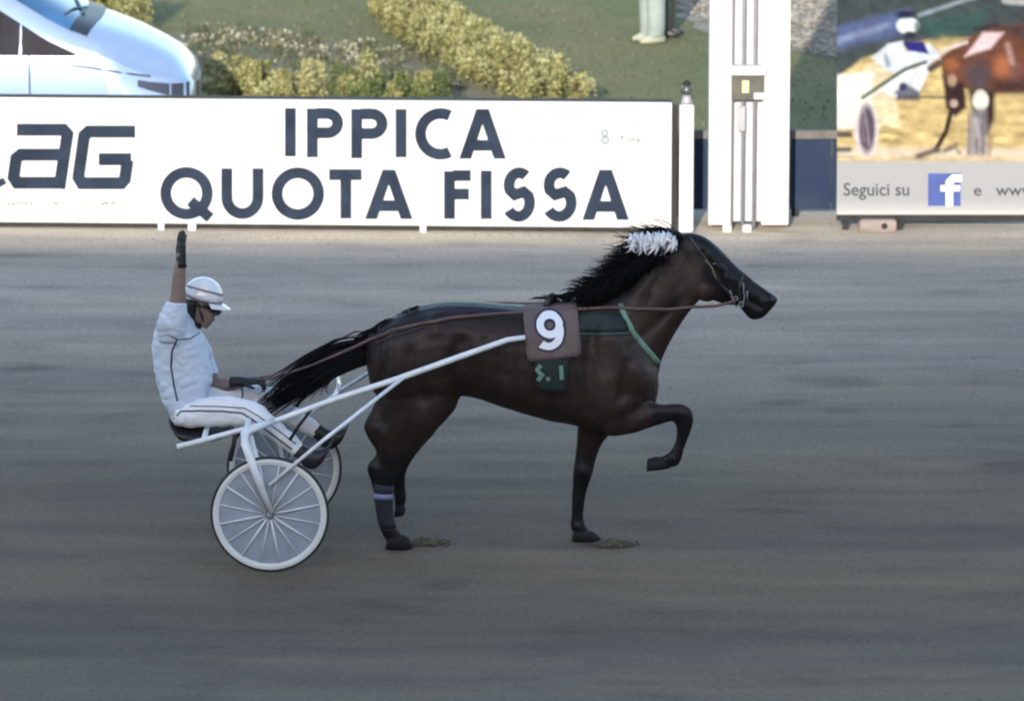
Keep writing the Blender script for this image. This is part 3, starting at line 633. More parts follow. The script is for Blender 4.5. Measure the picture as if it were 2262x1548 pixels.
for s, nm in ((-1, 'near'), (1, 'far')):
    def sg(a, b, s=s, u0=-0.92, u1=-1.40):
        u = u0 + (u1 - u0) * a; lo = 0.985; hi = min(vrow(u)[3] - 0.075, 1.5); hi = max(hi, lo + 0.004)
        return vside(u, s, lo + (hi - lo) * b, 0.005)
    vgrid('quarter_window', M_glass_dark, sg, 6, 3)
    vgrid('side_window', M_glass_dark, lambda a, b, s=s: sg(a, b, s, -1.412, -2.35), 6, 3)
    vgrid('side_window', M_glass_dark, lambda a, b, s=s: sg(a, b, s, -2.42, -3.25), 6, 3)
    vgrid('side_window', M_glass_dark, lambda a, b, s=s: sg(a, b, s, -3.32, -4.0), 6, 3)
    vgrid('headlamp', M_headlamp, lambda a, b, s=s: vside(-0.005 - 0.40 * a, s, 0.56 + (0.13 - 0.07 * a) * b + 0.155 * a, 0.006), 10, 3)
    MB().tube([vside(-1.33, s, z_, 0.002) for z_ in np.linspace(0.35, 0.985, 8)], 0.007, 6).build('door_seam', M_dark_steel, van)
    MB().tube([vside(u_, s, z_, 0.002) for u_, z_ in ((-0.98, 0.905), (-0.8, 0.885), (-0.6, 0.85), (-0.42, 0.82), (-0.3, 0.80))], 0.008, 6).build('bonnet_seam', M_dark_steel, van)
    for u in (-0.85, -3.6):
        c_ = vl(u, s * 0.80, 0.32)
        w_ = MB().tube([c_ + VR @ Vector((0, -0.11, 0)), c_ + VR @ Vector((0, -0.10, 0)), c_ + VR @ Vector((0, 0.10, 0)), c_ + VR @ Vector((0, 0.11, 0))], [0.28, 0.32, 0.32, 0.28], 24, up=(0, 0, 1)).build('wheel', M_tyre, van, True)
        MB().tube([c_ + VR @ Vector((0, s * 0.10, 0)), c_ + VR @ Vector((0, s * 0.118, 0))], 0.20, 20, up=(0, 0, 1)).build('hubcap', M_grey_steel, w_)
vgrid('grille', M_van_black, lambda a, b: vl(0.028 - 0.07 * abs(2 * a - 1) ** 2, (-0.34 + 0.68 * a), 0.42 + 0.2 * b), 10, 2)
for s in (-1, 1):
    MB().ball(vside(-1.86, s, 1.06, 0.13), (0.07, 0.10, 0.075), 10, 8).build('mirror', M_van, van, True)
# wiper arms lying on the glass
MB().tube([vtop(-0.93, -0.3, 0.015), vtop(-1.02, 0.05, 0.02), vtop(-1.1, 0.45, 0.02)], 0.010, 6).build('wiper', M_van_black, van)
MB().tube([vtop(-0.95, 0.1, 0.015), vtop(-1.02, -0.3, 0.02), vtop(-1.06, -0.62, 0.02)], 0.010, 6).build('wiper', M_van_black, van)

# ================================================================== HEDGES, BED PLANTS, STONES
M_leaf = attr_mat('hedge_leaf', rough=0.6, spec=0.25)
def leaf_mesh(name, pts, size, pal, rng, up=0.5):
    n = len(pts); v = np.zeros((n, 4, 3), np.float32); cols = np.zeros((n, 4, 3), np.float32)
    for i, (p, tone) in enumerate(pts):
        d = np.array([rng.gauss(0, 1), rng.gauss(0, 1), rng.gauss(0, 1) + up]); d /= np.linalg.norm(d) + 1e-6
        a = np.cross(d, [rng.gauss(0, 1), rng.gauss(0, 1), rng.gauss(0, 1)]); a /= np.linalg.norm(a) + 1e-6; b = np.cross(d, a)
        s = size * rng.uniform(0.6, 1.3); q = np.array(p)
        v[i] = [q - a * s, q + b * s * 0.5, q + a * s, q - b * s * 0.5]
        k = min(len(pal) - 1, max(0, int((tone + rng.uniform(-0.25, 0.25)) * len(pal)))); cols[i, :] = np.array(pal[k]) * rng.uniform(0.8, 1.2)
    me = bpy.data.meshes.new(name); me.from_pydata(v.reshape(-1, 3).tolist(), [], [(4 * i, 4 * i + 1, 4 * i + 2, 4 * i + 3) for i in range(n)]); me.update()
    tint(me, cols.reshape(-1, 3)); return me
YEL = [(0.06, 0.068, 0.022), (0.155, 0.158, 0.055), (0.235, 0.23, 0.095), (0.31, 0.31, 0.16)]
GRN = [(0.04, 0.06, 0.02), (0.075, 0.105, 0.035), (0.10, 0.13, 0.05), (0.22, 0.21, 0.09)]
def hedge(name, line, width, height, n, pal, label, seed, size=0.018, cat='hedge', lump=0.3):
    rng = random.Random(seed); t = thing(name, label, cat, tuple(line[0]), 'clipped hedges and shrubs on the lawn')
    seg = [(Vector(line[i]), Vector(line[i + 1])) for i in range(len(line) - 1)]; Ls = [(b - a).length for a, b in seg]; tot = sum(Ls)
    def at(s):
        for (a, b), L_ in zip(seg, Ls):
            if s <= L_: return a + (b - a) * (s / L_), (b - a).normalized()
            s -= L_
        return seg[-1][1], (seg[-1][1] - seg[-1][0]).normalized()
    # lumps: individual shoots that make the outline uneven
    shoots = []
    for k in range(int(tot * width * 62) + 10):
        s = rng.uniform(0, tot); off = rng.uniform(-0.5, 0.5) * width; c, d = at(s); nrm = Vector((-d.y, d.x, 0))
        hgt = height * rng.uniform(1 - lump, 1 + lump) * (1 - 0.35 * abs(2 * off / width) ** 2)
        shoots.append((c + nrm * off, hgt, rng.uniform(0.05, 0.12), rng.uniform(0.3, 0.9)))
    pts = []
    for i in range(n):
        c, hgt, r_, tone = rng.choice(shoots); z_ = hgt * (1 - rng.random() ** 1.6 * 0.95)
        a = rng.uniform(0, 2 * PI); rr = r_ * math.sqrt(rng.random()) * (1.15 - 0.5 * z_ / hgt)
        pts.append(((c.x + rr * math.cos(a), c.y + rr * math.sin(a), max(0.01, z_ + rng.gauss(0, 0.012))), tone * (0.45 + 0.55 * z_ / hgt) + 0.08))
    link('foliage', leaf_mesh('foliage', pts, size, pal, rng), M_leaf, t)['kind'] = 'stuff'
    tw = MB()
    for c, hgt, r_, tone in shoots[:160]:
        tw.tube([(c.x, c.y, 0), (c.x + rng.gauss(0, .02), c.y + rng.gauss(0, .02), hgt * 0.5), (c.x + rng.gauss(0, .03), c.y + rng.gauss(0, .03), hgt * 0.9)], [0.007, 0.005, 0.003], 4)
    tw.build('stems', M_twig, t, recalc=False)['kind'] = 'stuff'
    return t
def GL(*pp): return [G(x, y) for x, y in pp]
hedge('hedge', GL((868, 20), (930, 75), (1010, 125), (1105, 175), (1200, 222), (1245, 250)), 0.62, 0.36, 40000, YEL, 'golden hedge running diagonally across the lawn down to the board', 11)
e = GL((868, 20), (790, -60)); 
hedge('hedge', GL((470, 232), (560, 236), (640, 238), (712, 238)), 0.55, 0.36, 14000, YEL, 'low yellow hedge just behind the board between van nose and green shrub', 12, lump=0.4)
hedge('shrub', GL((735, 236), (800, 238), (900, 240), (985, 242)), 0.42, 0.30, 12000, GRN, 'low dark green shrub row right of the yellow hedge behind the board', 13, cat='shrub', lump=0.35)
hedge('hedge', GL((120, 75), (200, 72), (322, 72)), 0.9, 0.50, 20000, YEL, 'yellow hedge block at upper left beyond the van windscreen', 14, lump=0.15)
hedge('shrub', GL((800, 232), (830, 234)), 0.3, 0.44, 1300, YEL, 'small yellow sprig rising out of the dark green shrub row', 15, cat='shrub', lump=0.3)
# dry flowers over the bed: nobody could count them
rng = random.Random(21); pts = []
for k in range(300):
    if k < 210: x = rng.uniform(390, 1010); y = rng.uniform(72, 205)
    else: x = rng.uniform(380, 880); y = 82 + 0.06 * (x - 380) * rng.uniform(0.2, 1.8) + rng.gauss(0, 18)
    if y < 66 + max(0, x - 560) * 0.12: continue
    c = G(x, y); r_ = rng.uniform(0.04, 0.13); tone = rng.uniform(0.0, 0.7) if k < 210 else rng.uniform(0.2, 1.0)
    for q in range(int(12 + 150 * r_)):
        a = rng.uniform(0, 2 * PI); rr = r_ * math.sqrt(rng.random()); pts.append(((c.x + rr * math.cos(a), c.y + rr * math.sin(a) * 1.3, rng.uniform(0.005, 0.025 + r_ * 0.5)), tone))
DRY = [(0.06, 0.068, 0.028), (0.08, 0.085, 0.04), (0.11, 0.105, 0.06), (0.17, 0.16, 0.10), (0.40, 0.40, 0.30)]
o = link('dry_flowers', leaf_mesh('dry_flowers', pts, 0.020, DRY, rng, 0.8), M_leaf)
tag(o, 'dry pale flowers and low withered plants covering the flower bed', 'flowers', kind='stuff')
# short tufts give the lawn a nap
pts = []
for k in range(12000):
    x = rng.uniform(-60, 2330); y = rng.uniform(-40, 300); c = G(x, y); pts.append(((c.x, c.y, rng.uniform(0.0, 0.028)), rng.uniform(0.1, 0.9)))
o = link('lawn_blades', leaf_mesh('lawn_blades', pts, 0.017, [(0.075, 0.088, 0.038), (0.082, 0.094, 0.042), (0.09, 0.098, 0.046), (0.098, 0.10, 0.05)], rng, 0.8), M_leaf)
tag(o, 'short uneven grass blades on the sunlit lawn', 'grass', kind='stuff')
def pebbles(name, n, where, rmin, rmax, m, label, cat, flat=0.6, seed=5):
    rng = random.Random(seed); v = []; f = []
    base = [(1, 0, 0), (-1, 0, 0), (0, 1, 0), (0, -1, 0), (0, 0, 1), (0, 0, -1)]; fc = [(0, 2, 4), (2, 1, 4), (1, 3, 4), (3, 0, 4), (2, 0, 5), (1, 2, 5), (3, 1, 5), (0, 3, 5)]
    for i in range(n):
        c, k = where(rng); r_ = rng.uniform(rmin, rmax) * k; a = rng.uniform(0, PI); b = len(v)
        for p in base:
            x, y, z_ = [q * r_ * rng.uniform(0.7, 1.3) for q in p]
            v.append((c.x + x * math.cos(a) - y * math.sin(a), c.y + x * math.sin(a) + y * math.cos(a), c.z + z_ * flat + r_ * flat * 0.3))
        f += [tuple(b + j for j in t_) for t_ in fc]
    me = bpy.data.meshes.new(name); me.from_pydata(v, [], f); me.update(); o = link(name, me, m); tag(o, label, cat, kind='stuff'); return o
def wg(rng):
    while True:
        x, y = rng.uniform(1440, 1900), rng.uniform(-40, 135)
        if y < 18 + (x - 1480) * 0.32: return G(x, y), 1
pebbles('stones', 1500, wg, 0.012, 0.04, M_stone, 'pale scattered stones on the gravel patch beyond the pillar', 'stones', 0.6, 31)
def wt(rng):
    y = rng.choice((rng.uniform(545, 900), rng.uniform(800, 1548), rng.uniform(1000, 1560))); return G(rng.uniform(-40, 2300), y), rng.choice((0.5, 0.6, 0.8, 1.0))
pebbles('dirt_clods', 3000, wt, 0.003, 0.010, M_clod, 'small dark clods scattered over the dirt track', 'clods', 0.5, 32)
def we(rng): return G(rng.uniform(-40, 2300), 517 + abs(rng.gauss(0, 8))), rng.choice((0.6, 1.0))
pebbles('gravel', 700, we, 0.003, 0.011, M_stone, 'pale gravel along the foot of the boards', 'gravel', 0.6, 33)
for px, py, lab, sd in ((935, 1199, 'olive clump of loose dirt kicked up ahead of the grounded hind hoof', 41), (1345, 1203, 'olive clump of loose dirt ahead of the grounded front hoof', 42)):
    rng = random.Random(sd); c = G(px, py); mb = MB()
    mb.ball((c.x + .02, c.y, .004), (.13, .07, .020), 16, 6)
    for k in range(230):
        a, b = rng.gauss(0, 0.075), rng.gauss(0, 0.05); r_ = rng.uniform(0.004, 0.017) * (0.5 + 0.9 * math.exp(-(a * a + 2 * b * b) / 0.010))
        mb.ball((c.x + a + 0.02, c.y + b, r_ * 0.5 + 0.018 * math.exp(-(a * a + 2 * b * b) / 0.008)), (r_ * rng.uniform(.8, 1.5), r_ * rng.uniform(.8, 1.4), r_ * rng.uniform(.6, 1.1)), 5, 4)
    tag(mb.build('dirt_clump', M_clump, None, True), lab, 'dirt', 'dirt clumps kicked up by the hooves')

# ================================================================== HORSE
HY = 0.10
YN, YF = 0.0, 0.22
hb = MB()
trunk = [(806, 764, 812, 822, .06), (818, 738, 822, 858, .15), (840, 716, 844, 880, .21), (885, 690, 888, 892, .265), (960, 670, 968, 878, .285), (1040, 668, 1042, 874, .285), (1120, 674, 1122, 900, .30),
         (1200, 676, 1204, 924, .305), (1262, 668, 1274, 938, .285), (1312, 660, 1330, 952, .255), (1360, 662, 1388, 945, .235), (1402, 690, 1425, 916, .20), (1432, 740, 1448, 884, .14), (1446, 775, 1455, 845, .07)]
loft(hb, refine(trunk, 3), HY, 24, 0.88)
neck = [(1215, 690, 1400, 930, .16), (1262, 664, 1447, 858, .175), (1310, 655, 1461, 800, .155), (1352, 638, 1478, 760, .13), (1395, 608, 1500, 722, .112), (1437, 572, 1522, 690, .10), (1472, 543, 1540, 668, .095), (1500, 524, 1552, 656, .085)]
loft(hb, refine(neck, 3), HY, 20)
head = [(1482, 530, 1520, 640, .05), (1500, 517, 1538, 650, .080), (1530, 514, 1556, 657, .095), (1562, 526, 1588, 668, .098), (1594, 553, 1610, 674, .090), (1622, 583, 1630, 674, .075), (1646, 603, 1638, 684, .062), (1672, 625, 1659, 706, .056), (1697, 643, 1684, 702, .057), (1713, 654, 1702, 684, .044), (1719, 661, 1710, 675, .022)]
loft(hb, refine(head, 3), HY, 18, 0.9)
hind = [(838, 842, 1018, 868, .11), (826, 890, 1008, 900, .105), (803, 938, 968, 946, .086), (814, 970, 924, 992, .064), (830, 1000, 894, 1026, .046), (810, 1030, 882, 1048, .040), (818, 1060, 870, 1070, .034), (828, 1096, 864, 1098, .027), (834, 1138, 866, 1138, .026), (839, 1168, 877, 1166, .034), (850, 1190, 888, 1180, .034), (858, 1202, 894, 1192, .032)]
loft(hb, refine(hind, 3), YN, 16)
hind2 = [(860, 842, 1000, 868, .10), (850, 900, 990, 905, .095), (850, 940, 965, 950, .08), (856, 980, 930, 990, .06), (856, 1012, 905, 1026, .046), (858, 1040, 897, 1048, .038), (866, 1075, 896, 1074, .030), (870, 1100, 898, 1098, .03), (872, 1116, 893, 1118, .026)]
loft(hb, refine(hind2, 3), YF + 0.02, 14)
fore = [(1385, 800, 1318, 930, .085, .0), (1405, 850, 1338, 962, .08, -.02), (1432, 885, 1395, 957, .066, -.04), (1466, 892, 1442, 942, .052, -.05), (1500, 890, 1480, 931, .043, -.05), (1526, 902, 1488, 932, .042, -.05), (1532, 930, 1493, 942, .038, -.05), (1522, 962, 1494, 963, .027, -.05), (1512, 992, 1486, 988, .025, -.05), (1505, 1016, 1471, 1003, .032, -.05), (1494, 1030, 1460, 1008, .028, -.05), (1472, 1032, 1452, 1014, .026, -.05)]
loft(hb, refine(fore, 3), None, 16)
fore2 = [(1282, 880, 1372, 900, .085), (1277, 925, 1352, 950, .07), (1274, 968, 1330, 980, .05), (1269, 1012, 1316, 1018, .040), (1266, 1040, 1311, 1042, .040), (1265, 1064, 1303, 1066, .034), (1263, 1105, 1292, 1105, .026), (1261, 1140, 1289, 1140, .026), (1260, 1162, 1294, 1160, .033), (1266, 1176, 1304, 1172, .030), (1272, 1186, 1312, 1180, .030)]
loft(hb, refine(fore2, 3), YF, 16)
# muscle masses
for (x, y, Y, rx, ry, rz, rot) in ((1345, 800, HY - .19, .14, .07, .25, -.35), (1375, 880, HY - .15, .13, .08, .12, 0), (905, 790, HY - .20, .20, .08, .20, .3), (1345, 800, HY + .19, .14, .07, .25, -.35), (905, 790, HY + .20, .20, .08, .20, .3), (1562, 640, HY - .055, .075, .045, .08, 0), (1562, 640, HY + .055, .075, .045, .08, 0), (1438, 830, HY - .06, .04, .06, .09, 0), (1438, 830, HY + .06, .04, .06, .09, 0),
                                   (1590, 592, HY - .075, .05, .025, .035, .6), (1590, 592, HY + .075, .05, .025, .035, .6), (1666, 690, HY, .035, .036, .030, .5), (1700, 664, HY - .045, .03, .020, .024, 0), (1700, 664, HY + .045, .03, .020, .024, 0), (1600, 640, HY, .10, .082, .035, .45), (820, 1030, YN, .026, .036, .040, .3), (1511, 913, -.05, .048, .043, .048, 0), (1289, 1040, YF, .05, .044, .055, 0), (1277, 1162, YF, .040, .036, .038, 0), (858, 1170, YN, .045, .038, .042, 0), (1488, 1012, -.05, .042, .036, .038, 0)):
    hb.ball(P(x, y, Y), (rx, ry, rz), 14, 10, Matrix.Rotation(rot, 3, 'Y'))
for s in (-1, 1):                                # ears laid back
    hb.tube([P(1508, 526, HY + s * .055), P(1492, 516, HY + s * .065), P(1472, 512, HY + s * .07), P(1456, 516, HY + s * .07)], [0.026, 0.030, 0.022, 0.006], 10, flat=0.6)
hme = weld(hb, 'horse', 0.0105, 4, 0.5)
def polyd(p, pts):
    d = np.full(len(p), 1e9)
    for a, b in zip(pts[:-1], pts[1:]):
        a, b = np.array(a, float), np.array(b, float); t_ = np.clip(((p - a) @ (b - a)) / ((b - a) @ (b - a)), 0, 1)[:, None]; d = np.minimum(d, np.linalg.norm(p - a - t_ * (b - a), axis=1))
    return d
# muscles, grooves and tendons pressed into the hide on both flanks (+ raised, - sunk)
RELIEF = [([(1325, 690), (1365, 760), (1412, 835)], .016, 26), ([(1312, 715), (1300, 800), (1306, 905)], -.022, 17), ([(1392, 770), (1440, 725), (1515, 660)], -.014, 13), ([(1335, 850), (1345, 900)], .020, 34), ([(1385, 800), (1372, 880)], -.014, 13),
          ([(1415, 820), (1420, 880)], .014, 20), ([(1452, 900), (1400, 945)], .008, 15), ([(958, 890), (940, 930)], .018, 30), ([(1018, 760), (1000, 830), (1016, 868)], -.026, 20), ([(852, 750), (838, 840), (838, 930)], -.015, 12), ([(878, 760), (880, 880)], .014, 22), ([(905, 780), (935, 880)], -.010, 14),
          ([(958, 716), (962, 724)], .020, 20), ([(850, 960), (856, 1010)], .010, 14), ([(828, 960), (836, 1020)], -.010, 9), ([(1555, 560), (1592, 610), (1598, 660)], -.009, 8), ([(1605, 612), (1662, 655)], .008, 9), ([(1598, 575), (1612, 588)], -.010, 10), ([(1650, 664), (1680, 680)], -.010, 6), ([(1620, 625), (1668, 668)], -.006, 7),
          ([(1278, 1075), (1275, 1150)], -.007, 6), ([(846, 1080), (850, 1160)], -.007, 7), ([(1288, 1038), (1290, 1046)], .009, 14), ([(1150, 760), (1140, 880)], -.006, 9), ([(1185, 770), (1178, 895)], -.006, 9), ([(1110, 750), (1100, 870)], -.006, 9), ([(1222, 880), (1216, 920)], -.005, 9), ([(1072, 750), (1062, 850)], -.005, 9),
          ([(1090, 850), (1250, 905)], .008, 22), ([(1420, 640), (1370, 720)], .010, 22), ([(1470, 590), (1430, 660)], -.009, 14), ([(1508, 928), (1510, 990)], -.006, 6)]
_pp = np.array([proj(v.co) for v in hme.vertices]); _n = np.array([tuple(v.normal) for v in hme.vertices]); _dp = np.zeros(len(_pp))
for pts_, amp_, w_ in RELIEF: _dp += 1.45 * amp_ * np.exp(-(polyd(_pp, pts_) / w_) ** 2)
_dp *= np.clip(np.abs(_n[:, 1]) * 1.3, 0, 1)
from mathutils import noise as _nz
for i, v in enumerate(hme.vertices):
    c_ = v.co.copy(); v.co = c_ + Vector(_n[i]) * (_dp[i] + .0035 * _nz.noise(Vector((c_.x * 7, c_.y * 5, c_.z * 6))))
hme.update()
horse = link('horse', hme, None)
tag(horse, 'dark bay trotter in mid stride wearing number 9 cloth', 'horse')
# coat: bay body, black points
pc = np.array([proj(v.co) for v in hme.vertices])
def segd(p, a, b):
    a, b = np.array(a, float), np.array(b, float); t_ = np.clip(((p - a) @ (b - a)) / ((b - a) @ (b - a)), 0, 1)[:, None]; return np.linalg.norm(p - a - t_ * (b - a), axis=1)
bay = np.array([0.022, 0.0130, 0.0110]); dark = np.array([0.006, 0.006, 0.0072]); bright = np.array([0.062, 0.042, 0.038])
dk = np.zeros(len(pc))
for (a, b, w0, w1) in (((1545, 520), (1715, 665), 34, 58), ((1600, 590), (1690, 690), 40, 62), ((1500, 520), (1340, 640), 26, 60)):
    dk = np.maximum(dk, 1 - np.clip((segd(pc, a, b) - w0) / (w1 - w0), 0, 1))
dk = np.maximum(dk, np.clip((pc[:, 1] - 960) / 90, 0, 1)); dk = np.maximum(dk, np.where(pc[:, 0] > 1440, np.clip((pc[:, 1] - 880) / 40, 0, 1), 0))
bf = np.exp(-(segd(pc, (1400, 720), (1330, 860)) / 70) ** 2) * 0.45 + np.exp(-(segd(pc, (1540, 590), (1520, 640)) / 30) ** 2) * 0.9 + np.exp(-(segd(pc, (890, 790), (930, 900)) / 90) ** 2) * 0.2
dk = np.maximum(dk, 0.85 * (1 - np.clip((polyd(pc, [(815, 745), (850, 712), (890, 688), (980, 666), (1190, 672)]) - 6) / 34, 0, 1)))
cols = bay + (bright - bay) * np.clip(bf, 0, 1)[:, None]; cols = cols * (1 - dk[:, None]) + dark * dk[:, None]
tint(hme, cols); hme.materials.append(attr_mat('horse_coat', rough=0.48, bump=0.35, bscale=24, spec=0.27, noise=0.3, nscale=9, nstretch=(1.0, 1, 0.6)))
HB_ = bvh_of(hme)
def hoof(pts, Y, w, parent=horse):
    mb = MB(); loft(mb, [(*q, w) for q in pts], Y, 14); o = mb.build('hoof', M_hoof, parent, True, 0.0); return o
hoof([(852, 1190, 890, 1180), (853, 1200, 904, 1187), (850, 1211, 913, 1209)], YN, .050)
hoof([(1266, 1172, 1308, 1172), (1264, 1182, 1320, 1180), (1262, 1194, 1331, 1193)], YF - 0.02, .050)
hoof([(1480, 1034, 1462, 1008), (1458, 1038, 1446, 1008), (1428, 1041, 1430, 1013)], -.05, .046)
hoof([(871, 1112, 894, 1114), (872, 1124, 897, 1124), (870, 1140, 893, 1136)], YF + 0.02, .040)
for s in (-1, 1): MB().ball(drape(HB_, 1578, 584, 0.002, HY) if s < 0 else P(1578, 584, HY + .088), (.019, .012, .017), 12, 8).build('eye', M_goggle, horse, True)
MB().ball(drape(HB_, 1703, 662, 0.001, HY), (.012, .006, .009), 8, 6).build('nostril', M_goggle, horse, True)
# hair
def strands(name, roots, parent, m, n, rng, seg=6):
    mb = MB()
    for i in range(n):
        p0, p1, p2, p3, r0 = roots(rng); ps = []; rr = []
        for k in range(seg + 1):
            t_ = k / seg; ps.append(p0 * (1 - t_) ** 3 + p1 * 3 * t_ * (1 - t_) ** 2 + p2 * 3 * t_ * t_ * (1 - t_) + p3 * t_ ** 3); rr.append(r0 * (0.35 + 1.3 * t_ * (1 - t_) * 2) * (1 - t_ ** 3) + 0.0006)
        mb.tube(ps, rr, 5)
    return mb.build(name, m, parent, True, recalc=False)
def crest(t_):
    pts = [(1300, 655), (1345, 640), (1385, 613), (1425, 580), (1462, 548), (1505, 520)]; k = t_ * (len(pts) - 1); i = min(int(k), len(pts) - 2); f_ = k - i
    return pts[i][0] + (pts[i + 1][0] - pts[i][0]) * f_, pts[i][1] + (pts[i + 1][1] - pts[i][1]) * f_
def mane_root(r):
    t_ = r.random() ** 0.85; x, y = crest(t_); Y0 = HY + r.uniform(-.035, .03); L_ = r.uniform(0.55, 1.0) * (74 + 48 * t_); a = math.radians(r.uniform(172, 222) if r.random() < .75 else r.uniform(150, 185))
    dx, dy = math.cos(a) * L_, -math.sin(a) * L_
    if r.random() < 0.30: dx, dy = -L_ * r.uniform(.25, .6), L_ * r.uniform(.35, .7); Y0 -= 0.07
    q = r.uniform(-14, 10)
    return P(x, y + 6, Y0), P(x + dx * .3, y + dy * .15 - 16 + q, Y0 - r.uniform(0, .05)), P(x + dx * .7, y + dy * .6 - 12 + q, Y0 - r.uniform(0, .08)), P(x + dx, y + dy + r.uniform(-8, 8), Y0 - r.uniform(-.02, .10)), r.uniform(.0018, .0045)
strands('mane', mane_root, horse, M_mane, 1700, random.Random(51))
def wisp_root(r):
    x = r.uniform(1215, 1300); y = 668 - (x - 1215) * .12; L_ = r.uniform(25, 60); Y0 = HY + r.uniform(-.04, .03)
    return P(x, y + 4, Y0), P(x - L_ * .3, y - 10, Y0), P(x - L_ * .6, y - 14, Y0), P(x - L_, y - r.uniform(0, 12), Y0), r.uniform(.003, .006)
strands('withers_mane', wisp_root, horse, M_mane, 60, random.Random(52))
def tail_root(r):
    k = r.uniform(-1, 1); Y0 = HY + r.uniform(-.06, .05); e_ = r.uniform(0.55, 1.06)
    p0 = P(815 + r.uniform(-6, 10), 768 + k * 24 + 10, Y0); x3, y3 = 815 - 235 * e_, 780 + 118 * e_ ** 1.1 + k * 20 + r.gauss(0, 7)
    return p0, P(760, 772 + k * 36 + 8, Y0), P(690, 812 + k * 44, Y0 - .03), P(x3, y3, Y0 - .05 + r.uniform(-.05, .05)), r.uniform(.004, .010)
strands('tail', tail_root, horse, M_mane, 520, random.Random(53), 8)
def fly_root(r):
    k = r.choice((-1, -1, 1)); Y0 = HY + r.uniform(-.06, .05); e_ = r.uniform(0.35, 1.02); x3, y3 = 815 - 235 * e_, 780 + 118 * e_ ** 1.1 + k * r.uniform(18, 52)
    return P(812, 770 + k * 20, Y0), P(762, 772 + k * 40, Y0), P(700, 806 + k * 46, Y0 - .03), P(x3, y3, Y0 - .04 + r.uniform(-.06, .06)), r.uniform(.0015, .004)
strands('tail_wisps', fly_root, horse, M_mane, 150, random.Random(56), 8)
def croup_root(r):
    t_ = r.random(); x = 805 + 125 * t_; y = 752 - 78 * t_ ** .75 + r.uniform(2, 8); L_ = r.uniform(18, 52) * (1.2 - .6 * t_); Y0 = HY + r.uniform(-.07, .05)
    return P(x, y, Y0), P(x - L_ * .35, y - 6, Y0), P(x - L_ * .7, y - 2 + L_ * .12, Y0), P(x - L_, y + L_ * r.uniform(.15, .55), Y0 - .02), r.uniform(.0025, .005)
strands('croup_hair', croup_root, horse, M_mane, 110, random.Random(57), 4)
def tuft_root(r):
    x = 1392 + 100 * r.random(); y = 524 - 5 * math.sin(PI * (x - 1390) / 105) + r.uniform(-9, 12); L_ = r.uniform(18, 52) * (0.6 + 0.6 * math.sin(PI * (x - 1390) / 105)); Y0 = HY - .10 + r.uniform(-.02, .05)
    return P(x, y, Y0), P(x + r.uniform(-10, 10), y + L_ * .3, Y0 - .04), P(x + r.uniform(-18, 14), y + L_ * .6, Y0 - .05), P(x + r.uniform(-22, 16), y + L_ * r.uniform(.6, 1), Y0 - .02), r.uniform(.009, .016)
strands('poll_tassel', tuft_root, horse, M_wool, 110, random.Random(54), 4)
# boots on the grounded hind leg
def cuff(name, rows, Y, m, par=horse): mb = MB(); loft(mb, rows, Y, 16); return mb.build(name, m, par, True)
lb = cuff('leg_boot', refine([(823, 1066, 870, 1072, .040), (826, 1100, 869, 1102, .036), (832, 1140, 870, 1140, .034), (838, 1164, 877, 1163, .038)], 2), YN, M_boot_navy)
cuff('band', [(824, 1088, 869, 1090, .041), (826, 1100, 869, 1101, .041)], YN, M_boot_white, lb)
# bridle, harness
br = strap(HB_, [(1522, 522), (1545, 556), (1570, 590), (1588, 625), (1622, 655)], 0.010, 0.006, HY).build('bridle', M_dark_leather, horse, True)
strap(HB_, [(1556, 575), (1570, 590), (1582, 618)], 0.005, 0.013, HY).build('buckle_strap', mat('tan_strap', (0.16, 0.12, 0.06), 0.6), br, True)
strap(HB_, [(1640, 606), (1632, 640), (1634, 672)], 0.010, 0.006, HY).build('noseband', M_dark_leather, br, True)
mb = MB()
for (x, y) in ((1624, 658), (1638, 670)):
    c = drape(HB_, x, y, 0.012, HY); mb.tube([c + Vector((.014 * math.cos(a), 0, .016 * math.sin(a))) for a in np.linspace(0, 2 * PI, 10)[:-1]], 0.0045, 6, closed=True)
mb.build('bit_ring', M_grey_steel, br, True)['kind'] = 'stuff'
for q_ in ([(1612, 640), (1618, 662), (1628, 678)], [(1640, 625), (1644, 652), (1640, 678)], [(1650, 642), (1652, 664)]): strap(HB_, q_, 0.005, 0.009, HY).build('cheek_strap', M_conduit, br, True)
hn = strap(HB_, [(1371, 672), (1380, 702), (1396, 735), (1424, 770), (1452, 802)], [0.011] * 1 and 0.019, 0.010, HY).build('breast_collar', M_green_strap, horse, True)
strap(HB_, [(1275, 738), (1330, 739), (1392, 737)], 0.010, 0.008, HY).build('trace_strap', M_teal_edge, horse, True)
strap(HB_, [(1275, 684), (1330, 683), (1372, 683)], 0.008, 0.010, HY).build('trace_strap', M_brown_leather, horse, True)
patch(HB_, [(1276, 692), (1374, 692), (1390, 732), (1276, 734)], 10, 5, 0.004, HY, 0.004).build('shoulder_pad', M_green_dark, horse, True)
patch(HB_, [(1176, 780), (1258, 780), (1250, 868), (1190, 862)], 8, 8, 0.008, HY, 0.008).build('girth_pad', M_green_dark, horse, True)
mb = MB()
def dn(x, y, lift=0): return drape(HB_, x, y, 0.026 + lift, HY)
gpat = MB()
for s_ in ([(1196, 806), (1186, 815), (1198, 826), (1190, 838)], [(1206, 836), (1214, 832)], [(1238, 806), (1240, 836)]): ribbon(gpat, s_, 9, dn)
gpat.build('girth_print', M_green_strap, horse, recalc=False)['kind'] = 'stuff'
cl = patch(HB_, [(1153, 680), (1276, 672), (1281, 786), (1166, 799)], 14, 14, 0.016, HY, 0.008).build('number_cloth', M_cloth_num, horse, True)
def dn2(x, y, lift=0): return drape(HB_, x, y, 0.028 + lift, HY)
